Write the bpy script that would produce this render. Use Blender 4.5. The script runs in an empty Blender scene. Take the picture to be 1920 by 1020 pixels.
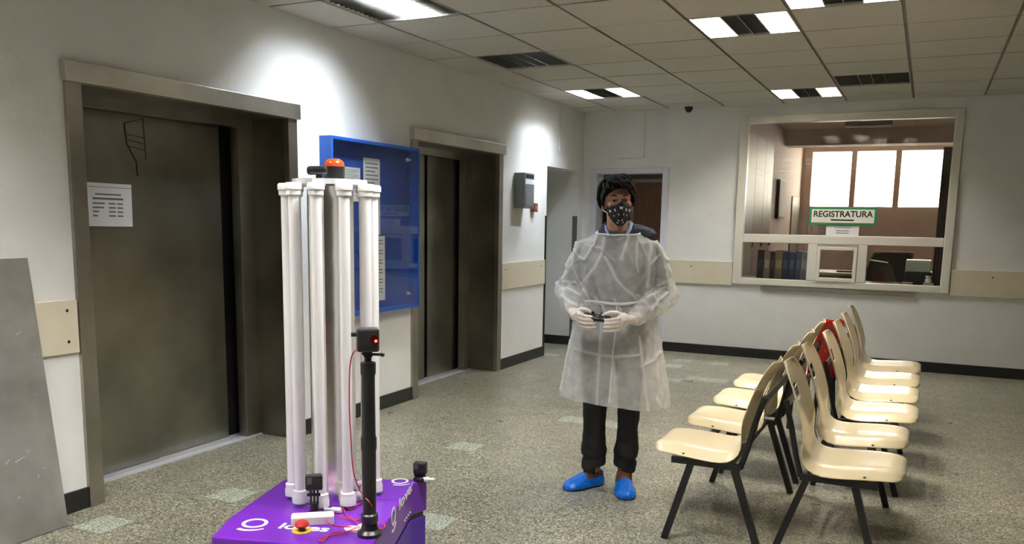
import bpy, bmesh, math, random
from mathutils import Vector, Matrix, noise

# ------------------------------------------------------------------ camera, world, exposure
sc = bpy.context.scene
col = sc.collection
F_PX, CY_PX, CX_PX, CAM_H = 1600.7, 655.8, 960.0, 1.485
RX, RY, RZ = .1667, .4416, .0883


def _rot():
    cx, sx, cy, sy, cz, sz = (math.cos(RX), math.sin(RX), math.cos(RY), math.sin(RY), math.cos(RZ), math.sin(RZ))
    a = Matrix(((cz, -sz, 0), (sz, cz, 0), (0, 0, 1)))
    b = Matrix(((cy, 0, sy), (0, 1, 0), (-sy, 0, cy)))
    c = Matrix(((1, 0, 0), (0, cx, -sx), (0, sx, cx)))
    return a @ b @ c


CM = _rot()          # maps world (X, down, Y) to the camera's (right, down, forward)
cam_d = bpy.data.cameras.new('camera')
cam = bpy.data.objects.new('camera', cam_d)
col.objects.link(cam)
sc.camera = cam
wv = lambda r: Vector((r[0], r[2], -r[1]))
right, down, fwd = wv(CM[0]), wv(CM[1]), wv(CM[2])
cam.matrix_world = Matrix((
    (right.x, -down.x, -fwd.x, 0),
    (right.y, -down.y, -fwd.y, 0),
    (right.z, -down.z, -fwd.z, CAM_H),
    (0, 0, 0, 1)))
cam_d.sensor_fit = 'HORIZONTAL'
cam_d.sensor_width = 36.0
cam_d.lens = F_PX / 1920 * 36
cam_d.shift_y = (CY_PX - 510) / 1920
cam_d.clip_start = .05

world = bpy.data.worlds.new('overcast_sky')
sc.world = world
world.use_nodes = True
wb = world.node_tree.nodes['Background']
wb.inputs[0].default_value = (1.0, .90, .79, 1)
wb.inputs[1].default_value = 5.0

vs = sc.view_settings
vs.view_transform = 'Standard'
vs.look = 'None'
vs.gamma = 1
vs.use_curve_mapping = False
vs.exposure = 1.72
LAMP = 190.0          # strength of a lit ceiling tube

# ------------------------------------------------------------------ pixel helpers (photo frame 1920 x 1020)
EYE = Vector((0, 0, CAM_H))


def ray(u, v):
    return right * ((u - CX_PX) / F_PX) + down * ((v - CY_PX) / F_PX) + fwd


def onz(u, v, z):
    d = ray(u, v)
    return EYE + d * ((z - CAM_H) / d.z)


def onx(u, v, x):
    d = ray(u, v)
    return EYE + d * (x / d.x)


def ony(u, v, y):
    d = ray(u, v)
    return EYE + d * (y / d.y)


def onplane(u, v, p, n):
    d = ray(u, v)
    return EYE + d * ((p - EYE).dot(n) / d.dot(n))


# ------------------------------------------------------------------ materials
MATS = {}


def nd(nt, t, **kw):
    n = nt.nodes.new(t)
    for k, v in kw.items():
        setattr(n, k, v)
    return n


def mat(name, c, rough=.5, metal=0.0, var=0.0, vscale=8.0, bump=0.0, bscale=60.0, stretch=(1, 1, 1), emit=0, spec=.5,
        coat=0.0, trans=0.0):
    if name in MATS:
        return MATS[name]
    m = bpy.data.materials.new(name)
    m.use_nodes = True
    nt = m.node_tree
    b = nt.nodes['Principled BSDF']
    b.inputs['Base Color'].default_value = (*c, 1)
    b.inputs['Roughness'].default_value = rough
    b.inputs['Metallic'].default_value = metal
    b.inputs['Specular IOR Level'].default_value = spec
    b.inputs['Coat Weight'].default_value = coat
    if trans:
        b.inputs['Transmission Weight'].default_value = trans
    if emit:
        b.inputs['Emission Color'].default_value = (*c, 1)
        b.inputs['Emission Strength'].default_value = emit
    if var or bump:
        tc = nd(nt, 'ShaderNodeTexCoord')
        mp = nd(nt, 'ShaderNodeMapping')
        mp.inputs['Scale'].default_value = stretch
        nt.links.new(tc.outputs['Object'], mp.inputs['Vector'])
    if var:
        n = nd(nt, 'ShaderNodeTexNoise')
        n.inputs['Scale'].default_value = vscale
        n.inputs['Detail'].default_value = 5
        nt.links.new(mp.outputs[0], n.inputs['Vector'])
        r = nd(nt, 'ShaderNodeValToRGB')
        r.color_ramp.elements[0].position = .3
        r.color_ramp.elements[1].position = .7
        r.color_ramp.elements[0].color = (*[max(0, x * (1 - var)) for x in c], 1)
        r.color_ramp.elements[1].color = (*[min(1, x * (1 + var)) for x in c], 1)
        nt.links.new(n.outputs['Fac'], r.inputs[0])
        nt.links.new(r.outputs[0], b.inputs['Base Color'])
    if bump:
        n = nd(nt, 'ShaderNodeTexNoise')
        n.inputs['Scale'].default_value = bscale
        n.inputs['Detail'].default_value = 4
        nt.links.new(mp.outputs[0], n.inputs['Vector'])
        bp = nd(nt, 'ShaderNodeBump')
        bp.inputs['Strength'].default_value = bump
        bp.inputs['Distance'].default_value = .01
        nt.links.new(n.outputs['Fac'], bp.inputs['Height'])
        nt.links.new(bp.outputs[0], b.inputs['Normal'])
    MATS[name] = m
    return m


def terrazzo(name, base, dark, light, pale=False):
    m = bpy.data.materials.new(name)
    m.use_nodes = True
    nt = m.node_tree
    b = nt.nodes['Principled BSDF']
    tc = nd(nt, 'ShaderNodeTexCoord')

    def vor(scale):
        v = nd(nt, 'ShaderNodeTexVoronoi')
        v.inputs['Scale'].default_value = scale
        nt.links.new(tc.outputs['Object'], v.inputs['Vector'])
        bw = nd(nt, 'ShaderNodeSeparateColor')
        nt.links.new(v.outputs['Color'], bw.inputs[0])
        return bw.outputs[0]
    r = nd(nt, 'ShaderNodeValToRGB')
    e = r.color_ramp.elements
    r.color_ramp.interpolation = 'CONSTANT'
    e[0].position, e[0].color = 0, (*dark, 1)
    e[1].position, e[1].color = .16, (*[x * .8 for x in base], 1)
    for p, c in ((.42, base), (.66, [x * 1.25 for x in base]), (.84, light)):
        k = e.new(p)
        k.color = (*c, 1)
    nt.links.new(vor(140), r.inputs[0])
    r2 = nd(nt, 'ShaderNodeValToRGB')
    r2.color_ramp.elements[0].color = (.72, .72, .70, 1)
    r2.color_ramp.elements[1].color = (1.15, 1.13, 1.08, 1)
    nz = nd(nt, 'ShaderNodeTexNoise')
    nz.inputs['Scale'].default_value = 1.1
    nz.inputs['Detail'].default_value = 6
    nt.links.new(tc.outputs['Object'], nz.inputs['Vector'])
    nt.links.new(nz.outputs['Fac'], r2.inputs[0])
    mx = nd(nt, 'ShaderNodeMix', data_type='RGBA', blend_type='MULTIPLY')
    mx.inputs[0].default_value = 1
    nt.links.new(r.outputs[0], mx.inputs[6])
    nt.links.new(r2.outputs[0], mx.inputs[7])
    out = mx.outputs[2]
    if not pale:
        # faint joints and slight differences between the 20 cm terrazzo tiles
        br = nd(nt, 'ShaderNodeTexBrick', offset=0.0, squash=1.0)
        br.inputs['Color1'].default_value = (.90, .90, .90, 1)
        br.inputs['Color2'].default_value = (1.06, 1.06, 1.05, 1)
        br.inputs['Mortar'].default_value = (.72, .72, .70, 1)
        br.inputs['Scale'].default_value = 1.0
        br.inputs['Mortar Size'].default_value = .0012
        br.inputs['Mortar Smooth'].default_value = .3
        br.inputs['Brick Width'].default_value = .2
        br.inputs['Row Height'].default_value = .2
        nt.links.new(tc.outputs['Object'], br.inputs['Vector'])
        m2 = nd(nt, 'ShaderNodeMix', data_type='RGBA', blend_type='MULTIPLY')
        m2.inputs[0].default_value = 1
        nt.links.new(out, m2.inputs[6])
        nt.links.new(br.outputs['Color'], m2.inputs[7])
        out = m2.outputs[2]
    nt.links.new(out, b.inputs['Base Color'])
    n3 = nd(nt, 'ShaderNodeTexNoise')
    n3.inputs['Scale'].default_value = 6
    nt.links.new(tc.outputs['Object'], n3.inputs['Vector'])
    mr = nd(nt, 'ShaderNodeMapRange')
    mr.inputs['To Min'].default_value = .22
    mr.inputs['To Max'].default_value = .42
    nt.links.new(n3.outputs['Fac'], mr.inputs['Value'])
    nt.links.new(mr.outputs[0], b.inputs['Roughness'])
    MATS[name] = m
    return m


def steel(name, c, rough, streak=(1, 1, 40), stain=.35, metal=1.0):
    m = bpy.data.materials.new(name)
    m.use_nodes = True
    nt = m.node_tree
    b = nt.nodes['Principled BSDF']
    b.inputs['Metallic'].default_value = metal
    tc = nd(nt, 'ShaderNodeTexCoord')
    mp = nd(nt, 'ShaderNodeMapping')
    mp.inputs['Scale'].default_value = streak
    nt.links.new(tc.outputs['Object'], mp.inputs['Vector'])
    n1 = nd(nt, 'ShaderNodeTexNoise')
    n1.inputs['Scale'].default_value = 30
    nt.links.new(mp.outputs[0], n1.inputs['Vector'])
    mr = nd(nt, 'ShaderNodeMapRange')
    mr.inputs['To Min'].default_value = rough * .8
    mr.inputs['To Max'].default_value = rough * 1.3
    nt.links.new(n1.outputs['Fac'], mr.inputs['Value'])
    nt.links.new(mr.outputs[0], b.inputs['Roughness'])
    n2 = nd(nt, 'ShaderNodeTexNoise')
    n2.inputs['Scale'].default_value = 2.2
    n2.inputs['Detail'].default_value = 7
    nt.links.new(tc.outputs['Object'], n2.inputs['Vector'])
    r = nd(nt, 'ShaderNodeValToRGB')
    r.color_ramp.elements[0].position = .3
    r.color_ramp.elements[1].position = .72
    r.color_ramp.elements[0].color = (*[x * (1 - stain) for x in c], 1)
    r.color_ramp.elements[1].color = (*[min(1, x * (1 + stain * .5)) for x in c], 1)
    nt.links.new(n2.outputs['Fac'], r.inputs[0])
    nt.links.new(r.outputs[0], b.inputs['Base Color'])
    MATS[name] = m
    return m


def glassmat(name, tint=(1, 1, 1), ior=1.5, rough=0.0):
    m = bpy.data.materials.new(name)
    m.use_nodes = True
    nt = m.node_tree
    nt.nodes.remove(nt.nodes['Principled BSDF'])
    o = nt.nodes['Material Output']
    t = nd(nt, 'ShaderNodeBsdfTransparent')
    t.inputs[0].default_value = (*tint, 1)
    g = nd(nt, 'ShaderNodeBsdfGlossy')
    g.inputs['Roughness'].default_value = rough
    lw_ = nd(nt, 'ShaderNodeLayerWeight')
    lw_.inputs[0].default_value = .5
    pw_ = nd(nt, 'ShaderNodeMath', operation='POWER')
    pw_.inputs[1].default_value = 5
    nt.links.new(lw_.outputs['Facing'], pw_.inputs[0])
    f = nd(nt, 'ShaderNodeMath', operation='MULTIPLY_ADD')
    r0 = ((ior - 1) / (ior + 1)) ** 2
    f.inputs[1].default_value = 1 - r0
    f.inputs[2].default_value = r0
    nt.links.new(pw_.outputs[0], f.inputs[0])
    mx = nd(nt, 'ShaderNodeMixShader')
    nt.links.new(f.outputs[0], mx.inputs[0])
    nt.links.new(t.outputs[0], mx.inputs[1])
    nt.links.new(g.outputs[0], mx.inputs[2])
    nt.links.new(mx.outputs[0], o.inputs[0])
    MATS[name] = m
    return m


def gauze(name, c, see):
    """thin non-woven cloth: part of the light passes straight through"""
    m = bpy.data.materials.new(name)
    m.use_nodes = True
    nt = m.node_tree
    nt.nodes.remove(nt.nodes['Principled BSDF'])
    o = nt.nodes['Material Output']
    d = nd(nt, 'ShaderNodeBsdfDiffuse')
    d.inputs[0].default_value = (*c, 1)
    tl = nd(nt, 'ShaderNodeBsdfTranslucent')
    tl.inputs[0].default_value = (*c, 1)
    a = nd(nt, 'ShaderNodeMixShader')
    a.inputs[0].default_value = .35
    nt.links.new(d.outputs[0], a.inputs[1])
    nt.links.new(tl.outputs[0], a.inputs[2])
    t = nd(nt, 'ShaderNodeBsdfTransparent')
    tc = nd(nt, 'ShaderNodeTexCoord')
    n = nd(nt, 'ShaderNodeTexNoise')
    n.inputs['Scale'].default_value = 22
    n.inputs['Detail'].default_value = 6
    nt.links.new(tc.outputs['Object'], n.inputs['Vector'])
    mr = nd(nt, 'ShaderNodeMapRange')
    mr.inputs['From Min'].default_value = .3
    mr.inputs['From Max'].default_value = .7
    mr.inputs['To Min'].default_value = see + .1
    mr.inputs['To Max'].default_value = see - .1
    nt.links.new(n.outputs['Fac'], mr.inputs['Value'])
    mp = nd(nt, 'ShaderNodeMapping')
    mp.inputs['Scale'].default_value = (1.0, 1.0, .42)
    mp.inputs['Rotation'].default_value = (0, .35, 0)
    nt.links.new(tc.outputs['Object'], mp.inputs['Vector'])
    n2 = nd(nt, 'ShaderNodeTexNoise')
    n2.noise_type = 'RIDGED_MULTIFRACTAL'
    n2.inputs['Scale'].default_value = 7.5
    n2.inputs['Detail'].default_value = 1.5
    nt.links.new(mp.outputs[0], n2.inputs['Vector'])
    cr_ = nd(nt, 'ShaderNodeMapRange')
    cr_.inputs['From Min'].default_value = .62
    cr_.inputs['From Max'].default_value = .95
    nt.links.new(n2.outputs['Fac'], cr_.inputs['Value'])
    bp = nd(nt, 'ShaderNodeBump')
    bp.inputs['Strength'].default_value = .8
    bp.inputs['Distance'].default_value = .012
    nt.links.new(n2.outputs['Fac'], bp.inputs['Height'])
    nt.links.new(bp.outputs[0], d.inputs['Normal'])
    sb_ = nd(nt, 'ShaderNodeMath', operation='MULTIPLY_ADD', use_clamp=True)
    sb_.inputs[1].default_value = -.26
    nt.links.new(cr_.outputs[0], sb_.inputs[0])
    nt.links.new(mr.outputs[0], sb_.inputs[2])
    at_ = nd(nt, 'ShaderNodeAttribute', attribute_name='fold')
    iv = nd(nt, 'ShaderNodeMath', operation='MULTIPLY_ADD', use_clamp=True)
    iv.inputs[1].default_value = -.92
    iv.inputs[2].default_value = 1.0
    nt.links.new(at_.outputs['Fac'], iv.inputs[0])
    ml = nd(nt, 'ShaderNodeMath', operation='MULTIPLY')
    nt.links.new(sb_.outputs[0], ml.inputs[0])
    nt.links.new(iv.outputs[0], ml.inputs[1])
    mx = nd(nt, 'ShaderNodeMixShader')
    nt.links.new(ml.outputs[0], mx.inputs[0])
    nt.links.new(a.outputs[0], mx.inputs[1])
    nt.links.new(t.outputs[0], mx.inputs[2])
    nt.links.new(mx.outputs[0], o.inputs[0])
    MATS[name] = m
    return m


WALL = mat('white_wall_paint', (.80, .80, .785), .75, var=.04, vscale=3, bump=.25, bscale=25)
WALLD = mat('dark_unseen_wall', (.30, .27, .23), .7, var=.1)  # for the unseen walls, kept dark to cut light bounced into the hall
CEILT = mat('mineral_ceiling_tile', (.60, .57, .51), .95, var=.10, vscale=90, bump=.5, bscale=160)
TBAR = mat('ceiling_grid_metal', (.20, .18, .15), .6)
VOID = mat('ceiling_void', (.10, .09, .08), .9)
FLOOR = terrazzo('grey_green_terrazzo', (.28, .268, .207), (.07, .068, .055), (.56, .545, .455))
PALE = terrazzo('pale_terrazzo', (.42, .46, .39), (.20, .22, .18), (.66, .70, .61), pale=True)
BLACKB = mat('black_skirting', (.012, .012, .012), .35)
RAIL = mat('cream_rail_board', (.70, .63, .49), .5, var=.03)
STEEL = steel('dark_brushed_steel', (.42, .395, .345), .33)
STEELD = steel('elevator_door_steel', (.31, .30, .26), .30, stain=.32)
STEELR = steel('reveal_lining_steel', (.26, .24, .195), .36)
STEELB = steel('header_steel', (.66, .64, .60), .30, streak=(1, 40, 1))
SHEET = steel('worn_steel_sheet', (.42, .41, .39), .45, streak=(1, 1, 1), stain=.45, metal=.55)
ALU = mat('sill_aluminium', (.62, .62, .66), .4, 1.0)
SILL = mat('bright_sill_aluminium', (.66, .67, .72), .45, .35)
BLK = mat('black_gap', (.004, .004, .004), .8)
BLKP = mat('black_plastic', (.012, .012, .013), .35)
BLKM = mat('black_painted_steel', (.010, .010, .012), .35)
UPVC = mat('white_window_profile', (.74, .71, .63), .35)
DOORF = mat('lilac_white_door_frame', (.70, .70, .78), .4)
GLASS = glassmat('window_glass', (.97, .975, .96), 1.55)
PAPER = mat('paper', (.82, .82, .84), .8)
INK = mat('grey_ink', (.16, .16, .18), .8)
INKB = mat('black_ink', (.01, .01, .01), .6)
GREEN = mat('sign_green', (.03, .22, .08), .5)
BLUE = mat('notice_board_blue', (.012, .10, .48), .4)
BLUED = mat('notice_board_back_blue', (.010, .06, .33), .6)
GREYM = mat('grey_metal_box', (.20, .22, .23), .45, .3)
REDP = mat('red_plastic', (.50, .02, .015), .4)
MAROON = mat('fire_call_point_red', (.20, .035, .03), .45)
CREAM = mat('cream_moulded_plastic', (.83, .70, .46), .28, coat=.3, var=.03, vscale=5)
REDS = mat('red_moulded_plastic', (.55, .02, .015), .3, coat=.3)
PURPLE = mat('purple_robot_shell', (.155, .018, .42), .32, coat=.2)
VIOLET = mat('violet_robot_chassis', (.075, .02, .36), .35)
WHITEP = mat('white_plastic', (.85, .85, .84), .35)
LAMPT = mat('frosted_lamp_tube', (.96, .95, .97), .3)
MIRR = mat('polished_reflector', (.93, .91, .87), .20, 1.0, bump=.12, bscale=7)
CLEAR = mat('clear_acrylic', (.9, .92, .93), .08, trans=.75)
ORANGE = mat('orange_beacon_lens', (.58, .065, .01), .15, coat=.5)
YELLOW = mat('yellow_plate', (.85, .62, .10), .5)
RUBBER = mat('dark_rubber', (.02, .02, .02), .7)
REDC = mat('red_cable', (.62, .03, .06), .45)
REDL = mat('red_indicator_light', (1, .06, .03), .4, emit=3)
SKIN = mat('skin', (.50, .27, .19), .55, var=.06, vscale=20)
HAIR = mat('black_hair', (.007, .006, .006), .75, spec=.2)
HOODIE = mat('dark_grey_fleece', (.045, .047, .055), .9, bump=.3, bscale=90)
HOOD = mat('navy_hood_fleece', (.025, .032, .055), .9, bump=.4, bscale=120)
SHIRT = mat('pale_blue_shirt', (.33, .40, .62), .8)
JEANS = mat('black_jeans', (.008, .008, .009), .85, bump=.2, bscale=60)
COVER = mat('blue_shoe_cover_film', (.004, .16, .72), .28, bump=.5, bscale=40)
SHOE = mat('brown_suede', (.17, .065, .025), .85)
LATEX = mat('white_latex', (.76, .68, .66), .45, bump=.15, bscale=70)
MASKM = mat('black_face_mask', (.010, .010, .012), .75)
MASKW = mat('mask_print_white', (.92, .92, .88), .8)
EYEW = mat('eye_white', (.62, .58, .54), .3)
EYED = mat('eye_iris', (.03, .018, .01), .2)
GOWN = gauze('white_nonwoven_gown', (.93, .935, .95), .40)
SEAM = mat('gown_seam', (.86, .86, .86), .8)
WOOD = mat('pale_brown_wood', (.25, .165, .115), .45, var=.18, vscale=6, stretch=(6, 6, .5))
OFFW = mat('office_wall_paint', (.52, .42, .37), .7, var=.03)
OFFC = mat('office_ceiling_paint', (.50, .43, .36), .8)
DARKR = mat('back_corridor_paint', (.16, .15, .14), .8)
BROWND = mat('brown_door_leaf', (.22, .12, .075), .5, var=.12, vscale=5, stretch=(6, 6, .6))
OFFG = mat('grey_office_floor', (.25, .22, .19), .6)
DESK = mat('white_desk_laminate', (.72, .68, .62), .4)
CARD = mat('cardboard', (.34, .18, .07), .8)


def emitm(name, c, s):
    m = bpy.data.materials.new(name)
    m.use_nodes = True
    nt = m.node_tree
    nt.nodes.remove(nt.nodes['Principled BSDF'])
    e = nd(nt, 'ShaderNodeEmission')
    e.inputs[0].default_value = (*c, 1)
    e.inputs[1].default_value = s
    nt.links.new(e.outputs[0], nt.nodes['Material Output'].inputs[0])
    return m


TUBE_ON = emitm('lit_fluorescent_tube', (1.0, .975, .93), LAMP)
TUBE_COOL = emitm('lit_cool_fluorescent_tube', (.84, .92, 1.0), LAMP * .56)
TUBE_WARM = emitm('lit_warm_fluorescent_tube', (1.0, .94, .84), LAMP * .60)
TUBE_OFF = mat('unlit_fluorescent_tube', (.55, .55, .53), .4)
REFL = mat('lamp_reflector_white', (.62, .61, .58), .5)
BLADE = mat('louvre_aluminium', (.22, .21, .19), .3, .7)


# ------------------------------------------------------------------ mesh builder
class MB:
    def __init__(s):
        s.v, s.f = [], []

    def add(s, vs, fs):
        o = len(s.v)
        s.v += [Vector(p) for p in vs]
        s.f += [[i + o for i in f] for f in fs]
        return s

    def box(s, x0, x1, y0, y1, z0, z1):
        return s.add([(x0, y0, z0), (x1, y0, z0), (x1, y1, z0), (x0, y1, z0), (x0, y0, z1), (x1, y0, z1), (x1, y1, z1), (x0, y1, z1)],
                     [(0, 3, 2, 1), (4, 5, 6, 7), (0, 1, 5, 4), (1, 2, 6, 5), (2, 3, 7, 6), (3, 0, 4, 7)])

    def obox(s, m, sx, sy, sz):
        h = [(x * sx / 2, y * sy / 2, z * sz / 2) for z in (-1, 1) for x, y in ((-1, -1), (1, -1), (1, 1), (-1, 1))]
        return s.add([m @ Vector(p) for p in h],
                     [(0, 3, 2, 1), (4, 5, 6, 7), (0, 1, 5, 4), (1, 2, 6, 5), (2, 3, 7, 6), (3, 0, 4, 7)])

    def bar(s, a, b, w, h, up=(0, 0, 1)):
        a, b = Vector(a), Vector(b)
        d = (b - a).normalized()
        up = Vector(up)
        if abs(d.dot(up)) > .99:
            up = Vector((0, 1, 0))
        x = d.cross(up).normalized()
        y = x.cross(d)
        vs = [p + x * (i * w / 2) + y * (j * h / 2) for p in (a, b) for i, j in ((-1, -1), (1, -1), (1, 1), (-1, 1))]
        return s.add(vs, [(3, 2, 1, 0), (4, 5, 6, 7), (0, 1, 5, 4), (1, 2, 6, 5), (2, 3, 7, 6), (3, 0, 4, 7)])

    def prism(s, poly, z0, z1):
        n = len(poly)
        vs = [(p[0], p[1], z0) for p in poly] + [(p[0], p[1], z1) for p in poly]
        fs = [list(range(n - 1, -1, -1)), list(range(n, 2 * n))]
        fs += [(i, (i + 1) % n, (i + 1) % n + n, i + n) for i in range(n)]
        return s.add(vs, fs)

    def rings(s, rs, cap=True, closed=False):
        n = len(rs[0])
        vs = [p for r in rs for p in r]
        fs = []
        m = len(rs)
        for k in range(m if closed else m - 1):
            a, b = k * n, ((k + 1) % m) * n
            for i in range(n):
                j = (i + 1) % n
                fs.append((a + i, a + j, b + j, b + i))
        if cap and not closed:
            fs.append(list(range(n - 1, -1, -1)))
            fs.append([(m - 1) * n + i for i in range(n)])
        return s.add(vs, fs)

    def tube(s, path, rad, n=10, cap=True, flat=1.0):
        path = [Vector(p) for p in path]
        if not isinstance(rad, (list, tuple)):
            rad = [rad] * len(path)
        ref = None
        rs = []
        for i, p in enumerate(path):
            a = path[max(0, i - 1)]
            b = path[min(len(path) - 1, i + 1)]
            t = (b - a).normalized()
            if ref is None:
                ref = Vector((0, 0, 1)) if abs(t.z) < .9 else Vector((0, 1, 0))
            x = t.cross(ref).normalized()
            y = x.cross(t).normalized()
            ref = y
            rs.append([p + x * (math.cos(2 * math.pi * k / n) * rad[i]) + y * (math.sin(2 * math.pi * k / n) * rad[i] * flat) for k in range(n)])
        return s.rings(rs, cap)

    def lathe(s, prof, c=(0, 0, 0), n=24, cap=True):
        c = Vector(c)
        return s.rings([[c + Vector((r * math.cos(2 * math.pi * k / n), r * math.sin(2 * math.pi * k / n), z)) for k in range(n)] for r, z in prof], cap)

    def ell(s, c, r, n=20, m=12, rot=None):
        c = Vector(c)
        vs, fs = [], []
        rot = rot or Matrix.Identity(3)
        vs.append(c + rot @ Vector((0, 0, -r[2])))
        for j in range(1, m):
            t = math.pi * j / m
            for k in range(n):
                p = 2 * math.pi * k / n
                vs.append(c + rot @ Vector((r[0] * math.sin(t) * math.cos(p), r[1] * math.sin(t) * math.sin(p), -r[2] * math.cos(t))))
        vs.append(c + rot @ Vector((0, 0, r[2])))
        for k in range(n):
            fs.append((0, 1 + (k + 1) % n, 1 + k))
            fs.append((len(vs) - 1, 1 + (m - 2) * n + k, 1 + (m - 2) * n + (k + 1) % n))
        for j in range(m - 2):
            for k in range(n):
                a, b = 1 + j * n + k, 1 + j * n + (k + 1) % n
                fs.append((a, b, b + n, a + n))
        return s.add(vs, fs)

    def mesh(s, name, off=(0, 0, 0)):
        me = bpy.data.meshes.new(name)
        off = Vector(off)
        me.from_pydata([tuple(p - off) for p in s.v], [], s.f)
        bm = bmesh.new()
        bm.from_mesh(me)
        bmesh.ops.recalc_face_normals(bm, faces=bm.faces)
        bm.to_mesh(me)
        bm.free()
        return me

    def build(s, name, m, parent=None, smooth=False, bevel=0, world=True, angle=40):
        off = parent.location if (parent is not None and world) else (0, 0, 0)
        if parent is not None and parent.parent is not None and world:
            off = Vector(parent.location) + Vector(parent.parent.location)
        return link(name, s.mesh(name, off), m, parent, smooth, bevel, angle)


def link(name, me, m, parent=None, smooth=False, bevel=0, angle=40):
    o = bpy.data.objects.new(name, me)
    col.objects.link(o)
    if m and not me.materials:
        me.materials.append(m)
    if parent is not None:
        o.parent = parent
    if smooth:
        me.shade_smooth() if angle is None else smooth_by_angle(me, angle)
    if bevel:
        b = o.modifiers.new('edge', 'BEVEL')
        b.width = bevel
        b.segments = 2
        b.limit_method = 'ANGLE'
    return o


def smooth_by_angle(me, deg):
    bm = bmesh.new()
    bm.from_mesh(me)
    lim = math.radians(deg)
    for f in bm.faces:
        f.smooth = True
    for e in bm.edges:
        e.smooth = not (len(e.link_faces) == 2 and e.calc_face_angle(0) > lim)
    bm.to_mesh(me)
    bm.free()


def remesh(mb, voxel, smooth=4, fac=.5):
    me = mb.mesh('temporary')
    o = bpy.data.objects.new('temporary', me)
    col.objects.link(o)
    r = o.modifiers.new('r', 'REMESH')
    r.mode = 'VOXEL'
    r.voxel_size = voxel
    if smooth:
        k = o.modifiers.new('s', 'SMOOTH')
        k.factor = fac
        k.iterations = smooth
    dg = bpy.context.evaluated_depsgraph_get()
    out = bpy.data.meshes.new_from_object(o.evaluated_get(dg))
    bpy.data.objects.remove(o)
    bpy.data.meshes.remove(me)
    out.materials.clear()
    for p in out.polygons:
        p.use_smooth = True
    return out


def tag(o, label=None, cat=None, group=None, kind=None):
    if label:
        o['label'] = label
    if cat:
        o['category'] = cat
    if group:
        o['group'] = group
    if kind:
        o['kind'] = kind
    return o


def thing(name, label, cat, loc=(0, 0, 0), rz=0.0, group=None):
    o = bpy.data.objects.new(name, None)
    col.objects.link(o)
    o.location = loc
    o.rotation_euler = (0, 0, rz)
    o.empty_display_size = .1
    return tag(o, label, cat, group)


def struct(o, label):
    return tag(o, label, kind='structure')


def copy_tree(o, parent=None):
    kids = list(o.children)
    c = o.copy()
    col.objects.link(c)
    c.parent = parent
    for k in kids:
        copy_tree(k, c)
    return c


def text_mesh(s, size, weight=0.0, depth=.0008, align='LEFT', xs=1.0):
    cu = bpy.data.curves.new('lettering', 'FONT')
    cu.body = s
    cu.size = size
    cu.offset = weight
    cu.extrude = depth
    cu.align_x = align
    cu.resolution_u = 4
    o = bpy.data.objects.new('lettering', cu)
    col.objects.link(o)
    dg = bpy.context.evaluated_depsgraph_get()
    me = bpy.data.meshes.new_from_object(o.evaluated_get(dg))
    bpy.data.objects.remove(o)
    bpy.data.curves.remove(cu)
    me.materials.clear()
    if xs != 1:
        for v in me.vertices:
            v.co.x *= xs
    return me


def frame_m(o, x, y):
    """matrix with origin o, x axis x and y axis y"""
    x = Vector(x).normalized()
    y = Vector(y)
    y = (y - x * y.dot(x)).normalized()
    z = x.cross(y)
    return Matrix(((x.x, y.x, z.x, o[0]), (x.y, y.y, z.y, o[1]), (x.z, y.z, z.z, o[2]), (0, 0, 0, 1)))


# ------------------------------------------------------------------ the room
LW, BW, CZ = -3.757, 9.725, 2.757
XR, YN = 3.4, -3.4                     # unseen far sides of the hall
TW = .5                                # thickness of the lift wall

fl = MB().box(LW - .6, XR, YN, BW + 3.0, -.10, 0).build('floor', FLOOR)
struct(fl, 'speckled grey-green terrazzo floor with a few paler tiles')
pt = MB().box(-.0985, .0985, -.0985, .0985, -.004, .0012).mesh('pale_tile')
pale = [(-2.64, 4.82), (-3.26, 3.34), (-3.475, 2.715)]
for u, v in ((1068, 790), (1103, 790), (1142, 800), (1265, 688), (1305, 711), (1345, 712), (1262, 712), (1290, 676), (1345, 680),
             (1040, 665), (797, 968), (1225, 690)):
    p = onz(u, v, 0)
    pale.append((round(p.x / .2 - .5) * .2 + .1, round(p.y / .2 - .5) * .2 + .1))
for x, y in pale:
    o = link('floor_tile', pt, PALE, fl)
    o.location = (x, y, 0)

w = MB()
seg = [(YN, 2.85), (4.515, 5.905), (7.535, 8.645), (9.56, BW)]
for a, b in seg:
    w.box(LW - TW, LW, a, b, 0, CZ + .3)
w.box(LW - TW, LW, 2.85, 4.515, 2.16, CZ + .3)
w.box(LW - TW, LW, 5.905, 7.535, 2.16, CZ + .3)
w.box(LW - TW, LW, 8.645, 9.56, 2.07, CZ + .3)
wl = struct(w.build('wall_left', WALL), 'white painted wall with two lifts')

wt = .2
w = MB()
w.box(LW - .75, -3.62, BW, BW + wt, 0, CZ + .3)
w.box(-3.62, -2.745, BW, BW + wt, 2.065, CZ + .3)
w.box(-2.745, -1.90, BW, BW + wt, 0, CZ + .3)
w.box(-1.90, .215, BW, BW + wt, 2.62, CZ + .3)
w.box(-1.90, .215, BW, BW + wt, 0, .85)
w.box(.215, XR, BW, BW + wt, 0, CZ + .3)
wb_ = struct(w.build('wall_back', WALL), 'white painted wall with the registration window')
struct(MB().box(XR, XR + .2, YN, BW, 0, CZ + .3).build('wall_right', WALLD), 'unseen side wall of the hall, dark brown to cut bounced light')
struct(MB().box(LW - TW, XR, YN - .2, YN, 0, CZ + .3).build('wall_front', WALLD), 'unseen end wall of the hall, dark brown to cut bounced light')
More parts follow.
